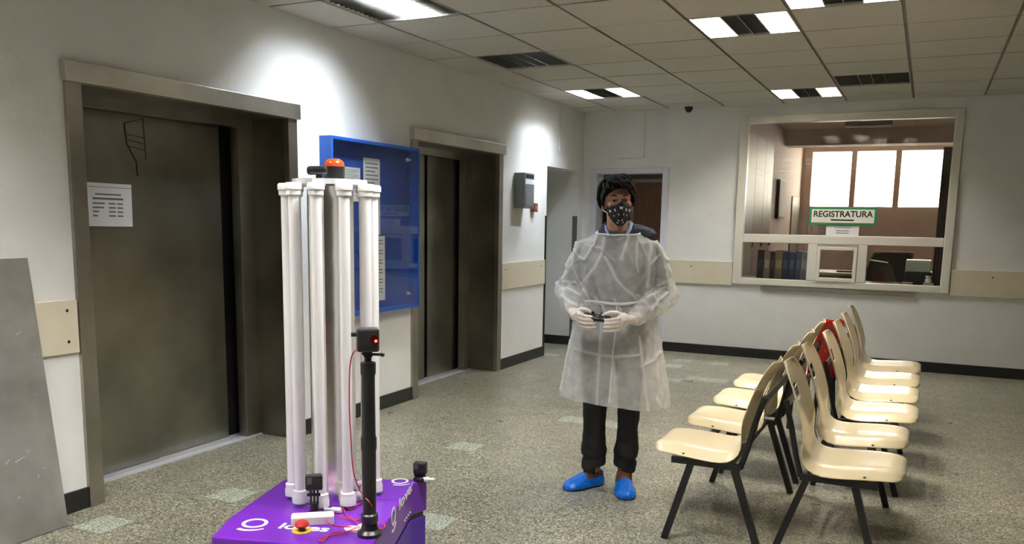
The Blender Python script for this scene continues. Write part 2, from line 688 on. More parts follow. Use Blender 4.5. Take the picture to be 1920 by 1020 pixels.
# passage behind the corner opening
pw = MB()
pw.box(LW - TW - 1.6, LW - TW - 1.5, 8.2, 9.72, 0, 2.5).box(LW - TW - 1.5, LW - TW, 9.56, 9.7, 0, 2.5).box(LW - TW - 1.5, LW - TW, 8.3, 8.4, 0, 2.5)
pw.box(LW - TW - 1.6, LW - TW, 8.2, 9.72, 2.4, 2.5).box(LW - TW - 1.6, LW - TW, 8.2, 9.72, -.05, 0)
struct(pw.build('wall_passage', WALL), 'white wall of the passage beyond the corner opening')

# baseboards
BH, BT = .107, .016
b = MB()
for a, c in ((YN, 2.85), (4.515, 5.905), (7.535, 8.64)):
    b.box(LW, LW + BT, a, c, 0, BH)
struct(b.build('baseboard_left', BLACKB, bevel=.003), 'black skirting along the lift wall')
b = MB().box(-2.70, XR, BW - BT, BW, 0, BH).box(LW - TW - 1.4, LW - .002, 9.56 - BT, 9.56, 0, BH)
b.box(LW, LW + BT, 9.56, BW - BT, 0, BH)
struct(b.build('baseboard_back', BLACKB, bevel=.003), 'black skirting under the registration window')
# corner guards of the opening
struct(MB().box(LW - .004, LW + .006, 8.612, 8.645, .0, 1.54).box(LW - .05, LW + .006, 8.643, 8.651, 0, 1.54).build('trim_1', BLKM),
       'black corner guard on the edge of the opening')
GUARD = mat('grey_corner_guard', (.10, .105, .10), .5)
struct(MB().box(LW - .055, LW + .004, 9.552, 9.561, .10, 1.545).build('trim_2', GUARD), 'dark grey corner guard inside the opening')


def rail(n, x0, x1, y0, y1, screws):
    o = MB().box(x0, x1, y0, y1, .803, 1.066).build('trim_%d' % n, RAIL, bevel=.003)
    struct(o, 'cream wall protection board')
    for p in screws:
        q = MB()
        if x1 - x0 < .1:
            q.ell((x1 + .0005, p[0], p[1]), (.003, .008, .008), 8, 6)
        else:
            q.ell((p[0], y0 - .0005, p[1]), (.008, .003, .008), 8, 6)
        q.build('screw', BLKP, o)


rail(3, LW, LW + .02, YN, 2.842, [(2.785, 1.015), (2.785, .862)])
rail(4, LW, LW + .02, 7.545, 8.60, [(7.62, 1.0), (8.5, 1.0)])
rail(5, -2.69, -1.935, BW - .02, BW, [(-2.4, 1.0)])
rail(6, .25, XR, BW - .02, BW, [(.62, 1.0)])
for o in (MB().tube([(-3.012, BW - .008, CZ), (-3.017, BW - .008, 2.218), (-3.32, BW - .008, 2.218)], .009, 6),):
    struct(o.build('trim_7', WALL), 'painted cable duct above the door')
struct(MB().box(LW, LW + .012, 8.955, 8.972, 2.26, CZ).build('trim_8', WALL), 'painted cable duct above the opening')

# ------------------------------------------------------------------ ceiling: slab, grid bars, tiles, light fittings
ce = MB().box(LW - .3, XR, YN, BW, CZ + .16, CZ + .2).build('ceiling', VOID)
struct(ce, 'suspended ceiling of square beige mineral tiles')
PX, PY, GX, GY = .625, .6275, .022, .018
xl = [-3.355 + PX * i for i in range(0, 11)]
yl = [9.3125 - PY * i for i in range(0, 21)][::-1]
yl = [y for y in yl if y > YN]
XB = [LW] + xl + [XR]
YB = [YN] + yl + [BW]
for x in xl:
    MB().box(x - .02, x + .02, YN, BW, CZ + .010, CZ + .03).build('grid_runner', TBAR, ce)
for y in yl:
    MB().box(LW, XR, y - .018, y + .018, CZ + .011, CZ + .028).build('grid_cross_bar', TBAR, ce)
fix = {}     # (column index, row index) -> state


def cell(x, y):
    return (max(i for i in range(len(XB)) if XB[i] <= x), max(i for i in range(len(YB)) if YB[i] <= y))


LIGHTS = [(-3.04, 4.61, 'inner', 'cool', 'recessed louvre light with its two middle tubes lit, above the first lift'),
          (-3.04, 6.49, 'off', '', 'unlit recessed louvre light over the second lift'),
          (-3.04, 8.37, 'outer', 'cool', 'recessed louvre light with two lit strips over the corner opening'),
          (-1.16, 5.86, 'outer', 'warm', 'recessed louvre light with two lit strips above the person in the gown'),
          (-.54, 5.23, 'outer', 'warm', 'recessed louvre light with two lit strips over the rows of cream seats'),
          (-1.16, 9.00, 'outer', 'warm', 'recessed louvre light with two lit strips over the registration window'),
          (-.54, 8.37, 'off', '', 'unlit brownish recessed light beside the lit one at the registration window'),
          (-3.04, 2.73, 'off', '', 'recessed louvre light over the leaning steel sheet'),
          (-1.16, 2.73, 'outer', '', 'recessed louvre light over the purple robot'),
          (-2.41, 1.50, 'outer', '', 'unseen recessed louvre light added over the hall in front of the robot'),  # unseen fitting added to light the near floor, robot and lift wall
          (-3.04, -.40, 'inner', 'cool', 'unseen recessed louvre light added at the near end of the lift wall'),  # added out of view, fills in light along the lift wall
          (-1.16, -.40, 'outer', '', 'unseen recessed louvre light added as fill in the middle of the near end')]  # out of view, lit to brighten the robot's tubes from the near side
for L in LIGHTS:
    fix[cell(L[0], L[1])] = L
tmesh = {}
for i in range(len(XB) - 1):
    for j in range(len(YB) - 1):
        if (i, j) in fix:
            continue
        x0, x1, y0, y1 = XB[i] + GX / 2, XB[i + 1] - GX / 2, YB[j] + GY / 2, YB[j + 1] - GY / 2
        if i == 0:
            x0 = LW
        if j == len(YB) - 2:
            y1 = BW
        k = (round(x1 - x0, 3), round(y1 - y0, 3))
        if k not in tmesh:
            tmesh[k] = MB().box(-k[0] / 2, k[0] / 2, -k[1] / 2, k[1] / 2, 0, .007).mesh('ceiling_tile')
        o = link('ceiling_tile', tmesh[k], CEILT, ce)
        o.location = ((x0 + x1) / 2, (y0 + y1) / 2, CZ + random.Random(i * 77 + j).uniform(-.0012, .0012))

HW = .302
blade_me = None
for (i, j), L in fix.items():
    cx, cy = (XB[i] + XB[i + 1]) / 2, (YB[j] + YB[j + 1]) / 2
    t = thing('ceiling_light', L[4], 'ceiling light', (cx, cy, CZ), group='recessed louvre lights in the ceiling')
    h = MB()
    D = .105
    h.box(-HW, HW, -HW, HW, D, D + .006)
    for s in (-1, 1):
        h.box(min(s * HW, s * (HW - .006)), max(s * HW, s * (HW - .006)), -HW, HW, 0, D)
        h.box(-HW + .006, HW - .006, min(s * HW, s * (HW - .006)), max(s * HW, s * (HW - .006)), 0, D)
    h.build('housing', REFL, t, world=False)
    xs = [-.296, -.105, 0, .105, .296]
    for k in range(1, 4):
        MB().box(xs[k] - .003, xs[k] + .003, -HW + .007, HW - .007, .044 if L[2] == 'inner' else .001, D - .001).build('divider', BLADE, t, world=False)
    for k in range(4):
        on = (L[2] == 'outer' and k in (0, 3)) or (L[2] == 'inner' and k in (1, 2))
        m = {'cool': TUBE_COOL, 'warm': TUBE_WARM, '': TUBE_ON}[L[3]] if on else TUBE_OFF
        xc = (xs[k] + xs[k + 1]) / 2
        tb = MB().tube([(xc, -.28, .075), (xc, .28, .075)], .017, 10).build('tube', m, t, world=False, smooth=True)
    if blade_me is None:
        blade_me = MB().box(-HW + .008, HW - .008, -.0012, .0012, .001, .038).mesh('louvre_blade')
    for k in range(11):
        o = link('louvre_blade', blade_me, BLADE, t)
        o.location = (0, -.25 + k * .05, 0)

# dome camera under the ceiling
t = thing('dome_camera', 'small black dome camera under the ceiling at the back wall', 'security camera', (-2.49, 9.62, CZ))
MB().lathe([(.045, -.0), (.045, -.022), (.04, -.028)], n=20).build('mount', BLKP, t, world=False, smooth=True)
MB().ell((0, 0, -.028), (.036, .036, .034), 18, 10).build('dome', BLKP, t, world=False, smooth=True)

# ------------------------------------------------------------------ lifts


def lift(y0, y1, label, gap, split):
    t = thing('elevator', label, 'elevator', (LW, (y0 + y1) / 2, 0), group='steel lifts')
    XD, XF = LW - .375, LW - .275          # door plane, inner frame plane
    jw = .085
    MB().box(LW - .02, LW + .045, y0 - .012, y1 + .012, 2.105, 2.20).build('header', STEELB, t, bevel=.003)
    for a in (y0, y1 - jw):
        MB().box(LW - .02, LW + .022, a, a + jw, 0, 2.105).build('jamb', STEEL, t, bevel=.002)
    for a in (y0 + jw - .012, y1 - jw):
        MB().box(XF, LW - .02, a, a + .012, 0, 2.105).build('reveal', STEELR, t)
    MB().box(XF, LW - .02, y0 + jw, y1 - jw, 2.105, 2.12).build('soffit', STEELR, t)
    iw = .135
    for a in (y0 + jw, y1 - jw - iw):
        MB().box(XD + .03, XF, a, a + iw, 0, 2.105).build('inner_jamb', STEEL, t, bevel=.002)
    MB().box(XD + .03, XF, y0 + jw + iw, y1 - jw - iw, 2.045, 2.105).build('inner_lintel', STEEL, t)
    MB().box(XD - .06, XD - .045, y0, y1, 0, 2.16).build('shaft_back', BLK, t)
    ya, yb = y0 + jw + iw - .02, y1 - jw - iw + .02
    d1 = MB().box(XD - .015, XD + .008, ya, split, .012, 2.05).build('door_panel', STEELD, t, bevel=.002)
    d2 = MB().box(XD - .025, XD - .002, split + gap, yb - (.085 if gap < .01 else .0), .012, 2.05).build('door_panel', STEELD, t, bevel=.002)
    MB().box(XD - .03, XF + .01, y0 + jw + .0, y1 - jw, .0, .008).build('sill', SILL, t)
    for k in range(2):
        MB().box(XD + .02 + k * .03, XD + .026 + k * .03, y0 + jw + iw, y1 - jw - iw, .008, .0085).build('sill_groove', BLKP, t)
    return t


lift(2.85, 4.515, 'wide dark steel lift with a paper notice taped to its door', .002, 3.64)
lift(5.905, 7.535, 'dark steel lift beside the blue notice board', .065, 6.72)
# dark grime drawn on the first lift's door: smears as thin film marks
t = tag(MB().tube([(LW - .366, 3.50, 1.99), (LW - .366, 3.63, 2.03), (LW - .366, 3.64, 1.80)], .003, 5).tube(
    [(LW - .366, 3.50, 1.99), (LW - .366, 3.51, 1.88), (LW - .366, 3.57, 1.78), (LW - .366, 3.575, 1.70)], .004, 5).tube(
    [(LW - .366, 3.51, 1.93), (LW - .366, 3.64, 1.92)], .002, 5).tube([(LW - .366, 3.515, 1.90), (LW - .366, 3.64, 1.885)], .0025, 5).tube(
    [(LW - .366, 3.52, 1.865), (LW - .366, 3.64, 1.85)], .002, 5).build('door_scribble', mat('dried_marker', (.02, .02, .018), .8)),
    'dark scribbled mark high on the steel lift door', 'scribble')


def sheet(name, m, w, h, lines, label, cat='notice', group=None, mat_=PAPER):
    t = thing(name, label, cat, group=group)
    t.matrix_world = m
    MB().box(0, w, 0, h, -.0006, .0006).build('sheet', mat_, t, world=False)
    if lines:
        q = MB()
        for (x0, x1, y, th) in lines:
            q.box(x0 * w, x1 * w, y * h - th * h / 2, y * h + th * h / 2, .0007, .0011)
        q.build('text_lines', INK, t, world=False)
    return t


xd = LW - .375 + .010
p00 = onx(165, 424, xd)
p10 = onx(249, 426, xd)
p01 = onx(161, 341, xd)
ln = [(.18, .76, .74, .035), (.12, .80, .64, .045)]
for k, (a, c) in enumerate(((.38, 0), (.36, 0), (.25, 0), (.22, 0))):
    y = .53 - k * .095
    ln += [(.12, a, y, .035), (.47, .62, y, .035), (.66, .79, y, .035)]
ln += [(0, 1, .905, .012)]
sheet('notice_sheet', frame_m(p00, (0, 1, -.01), (0, -.006, 1)), (p10 - p00).length, (p01 - p00).length, ln,
      'white timetable sheet taped to the steel lift door')
# leaning steel sheet
t = thing('steel_sheet', 'scratched grey steel sheet leaning on the wall beside the wide lift', 'metal sheet', (-3.62, 2.35, 0))
q = MB()
a, b_, c, d = Vector((-3.600, 1.75, .002)), Vector((-3.612, 2.622, .002)), Vector((-3.748, 2.60, 1.275)), Vector((-3.748, 1.75, 1.275))
n = Vector((.010, 0, .001))
q.add([a, b_, c, d, a + n, b_ + n, c + n, d + n], [(0, 1, 2, 3), (7, 6, 5, 4), (0, 4, 5, 1), (1, 5, 6, 2), (2, 6, 7, 3), (3, 7, 4, 0)])
pl = q.build('plate', SHEET, t)
rr = random.Random(5)
for k in range(14):
    fy, fz = rr.uniform(.70, .97), rr.uniform(.1, .95)
    p = a.lerp(b_, fy).lerp(d.lerp(c, fy), fz) + n
    MB().bar(p, p + Vector((-.004, rr.uniform(.01, .05), rr.uniform(-.015, .02))), .0016, .0016).build('scratch', PAPER, t)

# ------------------------------------------------------------------ notice board, mailbox, call point
t = thing('notice_board', 'deep blue glazed notice board hanging between the two lifts', 'notice board', (LW, 5.33, .78))
ya, yb, z0, z1, dp = 4.765, 5.885, .785, 2.03, .10
fr = MB()
MB().box(LW, LW + .012, ya + .02, yb - .02, z0 + .02, z1 - .02).build('backboard', BLUED, t)
MB().box(LW, LW + dp, ya, yb, z1 - .02, z1).build('top_board', BLUE, t)
MB().box(LW, LW + dp, ya, yb, z0, z0 + .02).build('bottom_board', BLUE, t)
for a in (ya, yb - .02):
    MB().box(LW, LW + dp, a, a + .02, z0 + .02, z1 - .02).build('side_board', BLUE, t)
MB().box(LW + dp - .006, LW + dp - .002, ya + .02, yb - .02, z0 + .02, z1 - .02).build('glass_door', GLASS, t)
for z in (1.93, .90):
    MB().tube([(LW + dp - .004, 5.70, z), (LW + dp + .012, 5.70, z)], .014, 12).tube([(LW + dp + .012, 5.70, z), (LW + dp + .03, 5.70, z)], .007, 10).build('door_knob', ALU, t, smooth=True)
ppos = [(4.80, 1.60, .17, .25), (5.01, 1.60, .20, .24), (5.25, 1.36, .21, .56), (5.28, .86, .24, .49), (4.84, 1.1, .2, .3)]
plab = ['narrow white notice in the blue board near its near edge', 'small white notice with lines in the blue board',
        'long white notice hanging high in the blue board', 'long white notice hanging low in the blue board', 'white notice behind the lamp tubes in the blue board']
for (y, z, w_, h_), lb in zip(ppos, plab):
    lines = [(.12, .88 - .2 * (k % 3 == 2), .93 - k * .05, .014) for k in range(int(h_ / .018)) if .93 - k * .05 > .06]
    sheet('board_notice', frame_m((LW + .0135, y, z), (0, 1, 0), (0, 0, 1)), w_, h_, lines, lb, group='notices in the blue board')

t = thing('letter_box', 'grey metal letter box on the wall beside the corner opening', 'mailbox', (LW, 7.935, 1.60))
MB().box(LW, LW + .12, 7.82, 8.05, 1.605, 1.955).build('body', GREYM, t, bevel=.006)
MB().box(LW + .119, LW + .1215, 7.84, 8.03, 1.905, 1.94).build('slot', BLK, t)
MB().box(LW + .119, LW + .122, 7.835, 8.04, 1.845, 1.893).build('name_label', PAPER, t)
MB().box(LW + .119, LW + .125, 7.845, 8.035, 1.625, 1.835).build('flap', mat('grey_metal_flap', (.27, .29, .30), .4, .4), t, bevel=.003)
MB().tube([(LW + .12, 7.865, 1.745), (LW + .135, 7.865, 1.745)], .007, 10).build('lock', ALU, t, smooth=True)
t = thing('fire_call_point', 'small dull red fire call point under the grey letter box', 'fire alarm', (LW, 8.29, 1.62))
MB().box(LW, LW + .045, 8.225, 8.32, 1.575, 1.665).build('body', MAROON, t, bevel=.006)
MB().box(LW + .045, LW + .048, 8.25, 8.295, 1.60, 1.64).build('press_plate', mat('call_point_plate', (.26, .15, .12), .4), t)

# ------------------------------------------------------------------ back door
d2 = MB()
x0, x1, zt = -3.66, -2.705, 2.105
d2.box(x0, x0 + .09, BW - .025, BW + wt, 0, zt).box(x1 - .075, x1, BW - .025, BW + wt, 0, zt).box(x0 + .09, x1 - .075, BW - .025, BW + wt, 2.045, zt)
dr = struct(d2.build('door_2', DOORF, bevel=.004), 'lilac-white door frame of the open doorway behind the person')
cr = MB()
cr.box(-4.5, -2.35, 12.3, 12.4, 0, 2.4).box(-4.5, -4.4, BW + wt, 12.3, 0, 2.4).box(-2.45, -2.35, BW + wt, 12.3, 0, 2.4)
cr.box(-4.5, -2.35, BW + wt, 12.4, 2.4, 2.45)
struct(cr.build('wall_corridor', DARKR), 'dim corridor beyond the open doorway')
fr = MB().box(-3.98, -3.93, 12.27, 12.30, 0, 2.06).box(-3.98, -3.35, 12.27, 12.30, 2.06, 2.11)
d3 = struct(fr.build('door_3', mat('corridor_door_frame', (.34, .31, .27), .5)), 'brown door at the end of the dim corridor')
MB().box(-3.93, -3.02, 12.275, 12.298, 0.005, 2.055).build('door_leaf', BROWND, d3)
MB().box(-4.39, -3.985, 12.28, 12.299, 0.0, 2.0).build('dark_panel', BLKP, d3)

t = thing('corridor_fill_light', 'unseen round lamp added to brighten the corridor beyond the open doorway', 'ceiling light', (-3.3, 11.0, 2.40))  # lamp added out of view to brighten the dark corridor
MB().lathe([(.13, 0), (.13, -.02)], n=24).build('base', WHITEP, t, world=False)
MB().lathe([(.12, -.02), (.11, -.05), (.07, -.07), (.01, -.075)], n=24).build('glow_cover', emitm('corridor_fill_glow', (1.0, .86, .7), 5.0), t, world=False, smooth=True)

# ------------------------------------------------------------------ registration window
WX0, WX1, WZ0, WZ1 = -1.93, .24, .822, 2.645
yf, yb2 = BW - .03, BW + .06
f = MB()
f.box(WX0, -1.838, yf, yb2, WZ0, WZ1).box(.158, WX1, yf, yb2, WZ0, WZ1)
f.box(-1.838, .158, yf, yb2, 2.563, WZ1).box(-1.838, .158, yf, yb2, WZ0, .892)
f.box(-1.838, .158, yf, yb2, 1.287, 1.379)
f.box(-1.145, -1.05, yf, yb2, .892, 1.287).box(-.645, -.55, yf, yb2, .892, 1.287)
win = struct(f.build('window_1', UPVC, bevel=.006), 'white framed registration window with a small hatch')
wo = MB()
for (a, b_, c, d) in ((WX0 - .05, WX0, WZ0 + .03, WZ1 + .05), (WX1, WX1 + .05, WZ0 + .03, WZ1 + .05)):
    pass
# hatch sash
hs = MB().box(-1.048, -1.012, yf - .012, yf + .03, .894, 1.262).box(-.683, -.647, yf - .012, yf + .03, .894, 1.262)
hs.box(-1.012, -.683, yf - .012, yf + .03, 1.226, 1.262).box(-1.012, -.683, yf - .012, yf + .03, .894, .930)
hs.build('hatch_sash', UPVC, win, bevel=.004)
MB().box(-1.048, -.647, yf - .008, yf + .03, 1.262, 1.285).build('hatch_track', mat('grey_track', (.38, .36, .31), .5), win)


def pane(a, b_, c, d, y, tilt=0.0):
    return MB().add([(a, y, c), (b_, y, c), (b_, y + tilt, d), (a, y + tilt, d), (a, y + .003, c), (b_, y + .003, c), (b_, y + .003 + tilt, d), (a, y + .003 + tilt, d)],
                    [(0, 1, 2, 3), (7, 6, 5, 4), (0, 4, 5, 1), (1, 5, 6, 2), (2, 6, 7, 3), (3, 7, 4, 0)]).build('pane', GLASS, win)


pane(-1.838, .158, 1.379, 2.563, BW + .005)
pane(-1.838, .158, 1.379, 2.563, BW + .028, .006)
pane(-1.838, -1.145, .892, 1.287, BW + .01)
pane(-.55, .158, .892, 1.287, BW + .01)
pane(-1.012, -.683, .930, 1.226, yf + .012)
t = tag(MB().box(-1.62, -.065, BW - .025, BW - .001, .768, .806).build('sill_strip', STEEL, bevel=.003),
        'narrow bare metal strip under the registration window', 'metal strip')

t = thing('registration_sign', 'white sign with a green border reading REGISTRATURA on the glass', 'sign', (-.82, BW - .002, 1.584))
MB().box(-.334, .334, -.012, 0, -.094, .094).build('border', GREEN, t, world=False, bevel=.002)
MB().box(-.310, .310, -.0145, -.011, -.070, .070).build('face', mat('sign_white', (.80, .79, .70), .5), t, world=False)
me = text_mesh('REGISTRATURA', .088, .0022, align='CENTER', xs=1.0)
xs_ = [v.co.x for v in me.vertices]
k = .585 / (max(xs_) - min(xs_))
for v in me.vertices:
    v.co.x *= k
o = link('lettering', me, INKB, t)
o.matrix_local = Matrix(((1, 0, 0, 0), (0, 0, -1, -.0150), (0, 1, 0, -.008), (0, 0, 0, 1)))
MB().box(-.115, .115, -.0155, -.0144, -.048, -.034).build('underline', INKB, t, world=False)
sheet('window_notice', frame_m((-.975, BW - .002, 1.382), (1, 0, 0), (0, 0, 1)), .325, .10,
      [(.25, .75, .8, .06), (.3, .7, .5, .08), (.3, .7, .25, .08)], 'white paper slip on the glass under the registration sign')

# ------------------------------------------------------------------ office behind the window
OX0, OX1, OY1, OZ = -2.08, .75, 16.05, 2.92
o = MB()
o.box(OX0 - .1, OX0, BW + wt, OY1, 0, OZ)
struct(o.build('wall_office_left', OFFW), 'pinkish side wall of the office behind the glass')
struct(MB().box(OX1, OX1 + .1, BW + wt, OY1, 0, OZ).build('wall_office_right', OFFW), 'pinkish wall of the office behind the glass')
w = MB().box(OX0 - .1, OX1 + .1, OY1, OY1 + .25, 0, 1.80).box(OX0 - .1, OX1 + .1, OY1, OY1 + .25, 2.75, OZ + .1)
w.box(OX0 - .1, -1.915, OY1, OY1 + .25, 1.80, 2.75).box(.15, OX1 + .1, OY1, OY1 + .25, 1.80, 2.75)
wo = struct(w.build('wall_office_back', OFFW), 'office wall with three bright windows')
WOODP = mat('pinkish_window_post', (.50, .38, .31), .5)
wm = MB()
for a, b_ in ((-1.275, -1.19), (-.58, -.49)):
    wm.box(a, b_, OY1 + .02, OY1 + .12, 1.80, 2.75)
w3 = struct(wm.build('window_2', WOODP), 'row of three bright daylight windows in the office')
for a, b_ in ((-1.915, -1.275), (-1.19, -.58), (-.49, .15)):
    MB().box(a, b_, OY1 + .06, OY1 + .065, 1.80, 2.75).build('pane', GLASS, w3)
    MB().box(a, b_, OY1 + .02, OY1 + .10, 1.80, 1.815).build('sill', WOODP, w3)
struct(MB().box(OX0, OX1, BW + wt, OY1, -.02, .004).build('floor_office', OFFG), 'grey office floor')
struct(MB().box(OX0 - .1, OX1 + .1, BW + wt, OY1 + .25, OZ, OZ + .1).build('ceiling_office', OFFC), 'beige office ceiling')
struct(MB().box(OX0, OX1, 13.9, 14.3, 2.68, OZ).build('beam_office', OFFC), 'deep beam across the office ceiling')
# ceiling batten lamp
t = thing('batten_lamp', 'unlit batten lamp on the office ceiling', 'ceiling light', (-.84, 12.9, OZ))
MB().box(-.30, .30, -.06, .06, -.075, 0).build('body', mat('batten_body', (.30, .25, .21), .5), t, world=False, bevel=.004)
MB().tube([(-.29, 0, -.088), (.29, 0, -.088)], .013, 10).build('tube', WHITEP, t, world=False, smooth=True)
# wardrobe
t = thing('wardrobe', 'tall pale brown wardrobe inside the office', 'wardrobe', (OX0, 11.2, 0))
MB().box(OX0 + .004, OX0 + .04, 9.98, 12.6, .0, 2.62).build('carcass', WOOD, t)
for k in range(4):
    a = 9.99 + k * .652
    dd = MB().box(OX0 + .04, OX0 + .06, a, a + .645, .05, 2.60).build('door', WOOD, t, bevel=.003)
    MB().tube([(OX0 + .075, a + .60, 1.2), (OX0 + .075, a + .60, 1.35)], .008, 8).tube([(OX0 + .06, a + .6, 1.2), (OX0 + .077, a + .6, 1.2)], .006, 6).tube([(OX0 + .06, a + .6, 1.35), (OX0 + .077, a + .6, 1.35)], .006, 6).build('handle', BLKP, dd, smooth=True)
pa, pb = onx(1463, 338, OX0), onx(1463, 410, OX0)
t = thing('wall_panel_picture', 'tall narrow white picture on the pinkish office wall', 'picture', (OX0, pa.y, pb.z))
MB().box(OX0, OX0 + .05, pa.y - .30, pa.y + .30, pb.z, pa.z).build('frame', mat('dark_frame', (.06, .045, .035), .5), t)
MB().box(OX0 + .05, OX0 + .054, pa.y - .26, pa.y + .28, pb.z + .03, pa.z - .01).build('picture_face', PAPER, t)
d4 = MB().box(OX0, OX0 + .02, 15.0, 15.9, 0, 1.95).build('door_4', mat('grey_office_door', (.27, .24, .22), .5))
struct(d4, 'grey door in the office side wall')
MB().tube([(OX0 + .02, 15.1, 1.0), (OX0 + .06, 15.1, 1.0), (OX0 + .06, 15.22, 1.0)], .009, 8).build('door_handle', ALU, d4)
# counter with folders
t = thing('counter', 'brown counter along the inside of the registration window', 'counter', (-.84, 10.2, 0))
MB().box(OX0 + .07, OX1, BW + wt + .005, 10.5, .83, .87).build('worktop', WOOD, t)
MB().box(OX0 + .07, OX1, 10.40, 10.43, .01, .83).build('front_panel', WOOD, t)
cols_ = [((.012, .011, .011), 'black'), ((.25, .21, .19), 'grey'), ((.035, .015, .012), 'dark maroon'), ((.17, .13, .08), 'brown'),
         ((.02, .035, .075), 'navy'), ((.03, .05, .10), 'blue'), ((.015, .025, .055), 'dark navy'), ((.16, .16, .19), 'pale grey')]
x = -1.735
for k, (c, nme) in enumerate(cols_):
    wd = (.075, .07, .05, .085, .07, .07, .06, .07)[k]
    t = thing('binder', '%s ring binder standing on the counter behind the glass' % nme, 'binder', (x + wd / 2, 10.22, .87), group='binders on the office counter')
    hh = .325 - .01 * (k % 3)
    m = mat('binder_' + nme.replace(' ', '_'), c, .6)
    MB().box(-wd / 2 + .001, wd / 2 - .001, -.13, .13, 0, hh).build('cover', m, t, world=False, bevel=.003)
    MB().box(-wd / 2 + .012, wd / 2 - .012, -.1325, -.1298, .12, .22).build('spine_label', mat('binder_label_' + nme.replace(' ', '_'), tuple(min(.5, v * 1.6 + .03) for v in c), .7), t, world=False)
    x += wd
# far desk with papers
t = thing('desk', 'white office desk seen through the hatch', 'desk', (-1.0, 14.1, 0))
MB().box(-1.62, -.45, 13.65, 14.6, .75, .785).build('desk_top', DESK, t)
for a in (-1.60, -.50):
    MB().box(a, a + .03, 13.68, 14.57, .004, .75).build('side_panel', DESK, t)
MB().box(-1.57, -.5, 14.5, 14.52, .3, .75).build('modesty_panel', WOOD, t)
for k, (a, b_) in enumerate(((-1.2, 13.85), (-.95, 14.0), (-.8, 14.25))):
    tag(MB().box(a, a + .24, b_, b_ + .12, .786, .81 + .012 * k).build('folder', BLKP), ['flat dark folder on the front of the office desk', 'flat dark folder in the middle of the office desk', 'thick dark folder at the back of the office desk'][k], 'folder')
# office chair, monitor, small things on the counter
t = thing('office_chair', 'black office chair behind the registration counter', 'chair', (-.36, 11.1, 0))
MB().rings([[Vector((-.36 + s * (.20 + .07 * math.sin(z_ * math.pi)) , 11.05 + .03 * z_ + d_, .52 + z_ * .66)) for s, d_ in ((-1, -.03), (1, -.03), (1, .04), (-1, .04))] for z_ in (0, .2, .45, .7, .9, 1)]).build('backrest', RUBBER, t, bevel=.02)
MB().box(-.60, -.12, 11.1, 11.58, .44, .52).build('seat', RUBBER, t, bevel=.03)
MB().tube([(-.36, 11.34, .08), (-.36, 11.34, .45)], .03, 12).build('column', BLKP, t)
for k in range(5):
    a = k * 1.2566
    MB().bar((-.36, 11.34, .09), (-.36 + .27 * math.cos(a), 11.34 + .27 * math.sin(a), .06), .04, .03).build('foot_arm', BLKP, t)
    MB().tube([(-.36 + .27 * math.cos(a), 11.32 + .27 * math.sin(a), .03), (-.36 + .27 * math.cos(a), 11.36 + .27 * math.sin(a), .03)], .026, 10).build('caster', BLKP, t)
t = thing('desk_printer', 'grey desk printer with a pale lid on the office counter', 'printer', (-.06, 10.30, .87))
MB().box(-.13, .15, -.12, .15, 0, .135).build('body', BLKP, t, world=False, bevel=.008)
MB().box(-.125, .125, -.13, .13, .136, .255).build('paper_lid', mat('pale_green_grey_plastic', (.42, .46, .43), .4), t, world=False, bevel=.012)
MB().box(-.122, .122, -.127, .127, .2555, .262).build('lid_top', WHITEP, t, world=False, bevel=.003)
t = thing('desk_lamp', 'small desk lamp with a thin white bar head on the office counter', 'lamp', (-.46, 10.45, 1.09))
MB().bar((-.10, 0, .02), (.09, 0, -.005), .03, .010).build('bar', WHITEP, t, world=False)
MB().bar((-.06, 0, .01), (-.06, 0.0, -.219), .012, .012).build('stand', BLKP, t, world=False)
for k, (a, wd, h_) in enumerate(((-.29, .05, .012), (-.20, .10, .018), (.0, .10, .02))):
    tag(MB().box(a, a + wd, 9.98, 10.08, .871, .871 + h_ + .012).build('paper_pad', PAPER), ['tiny paper pad on the counter', 'white paper pad on the counter beside the chair', 'white paper pad in front of the printer'][k], 'paper pad')
tag(MB().lathe([(.03, .0), (.032, .06), (.02, .075), (.03, .09), (.03, .10)], (.045, 10.13, .871), 14).build('small_bottle', WHITEP, smooth=True), 'small white bottle on the counter beside the printer', 'bottle')
q = MB()
for k in range(7):
    q.tube([(.085 + .012 * k, 10.0 + .012 * (k % 2), 0.872), (.09 + .012 * k, 10.0 + .012 * (k % 2), 2.3)], .009, 8)
tag(q.build('curtain', mat('dark_brown_curtain', (.05, .035, .03), .9), smooth=True), 'narrow dark curtain gathered beside the registration glass', 'curtain')
tag(MB().box(-.50, -.14, 12.1, 12.4, .90, 1.16).build('carton', CARD, bevel=.004), 'orange-brown carton behind the registration counter', 'box')
MB().box(-.62, -.02, 12.0, 12.45, .004, .898).build('low_cabinet', WOOD)
tag(bpy.data.objects['low_cabinet'], 'low brown cabinet under the carton in the office', 'cabinet')

# ------------------------------------------------------------------ rows of seats
prof = [(.392, .405), (.410, .425), (.405, .448), (.375, .461), (.30, .462), (.20, .455), (.11, .447), (.05, .450), (.012, .472), (-.012, .515),
        (-.030, .575), (-.047, .64), (-.068, .705), (-.090, .765), (-.112, .815), (-.128, .845), (-.140, .866)]
half = [.150, .172, .190, .203, .216, .225, .227, .226, .223, .219, .215, .213, .211, .205, .188, .158, .095]


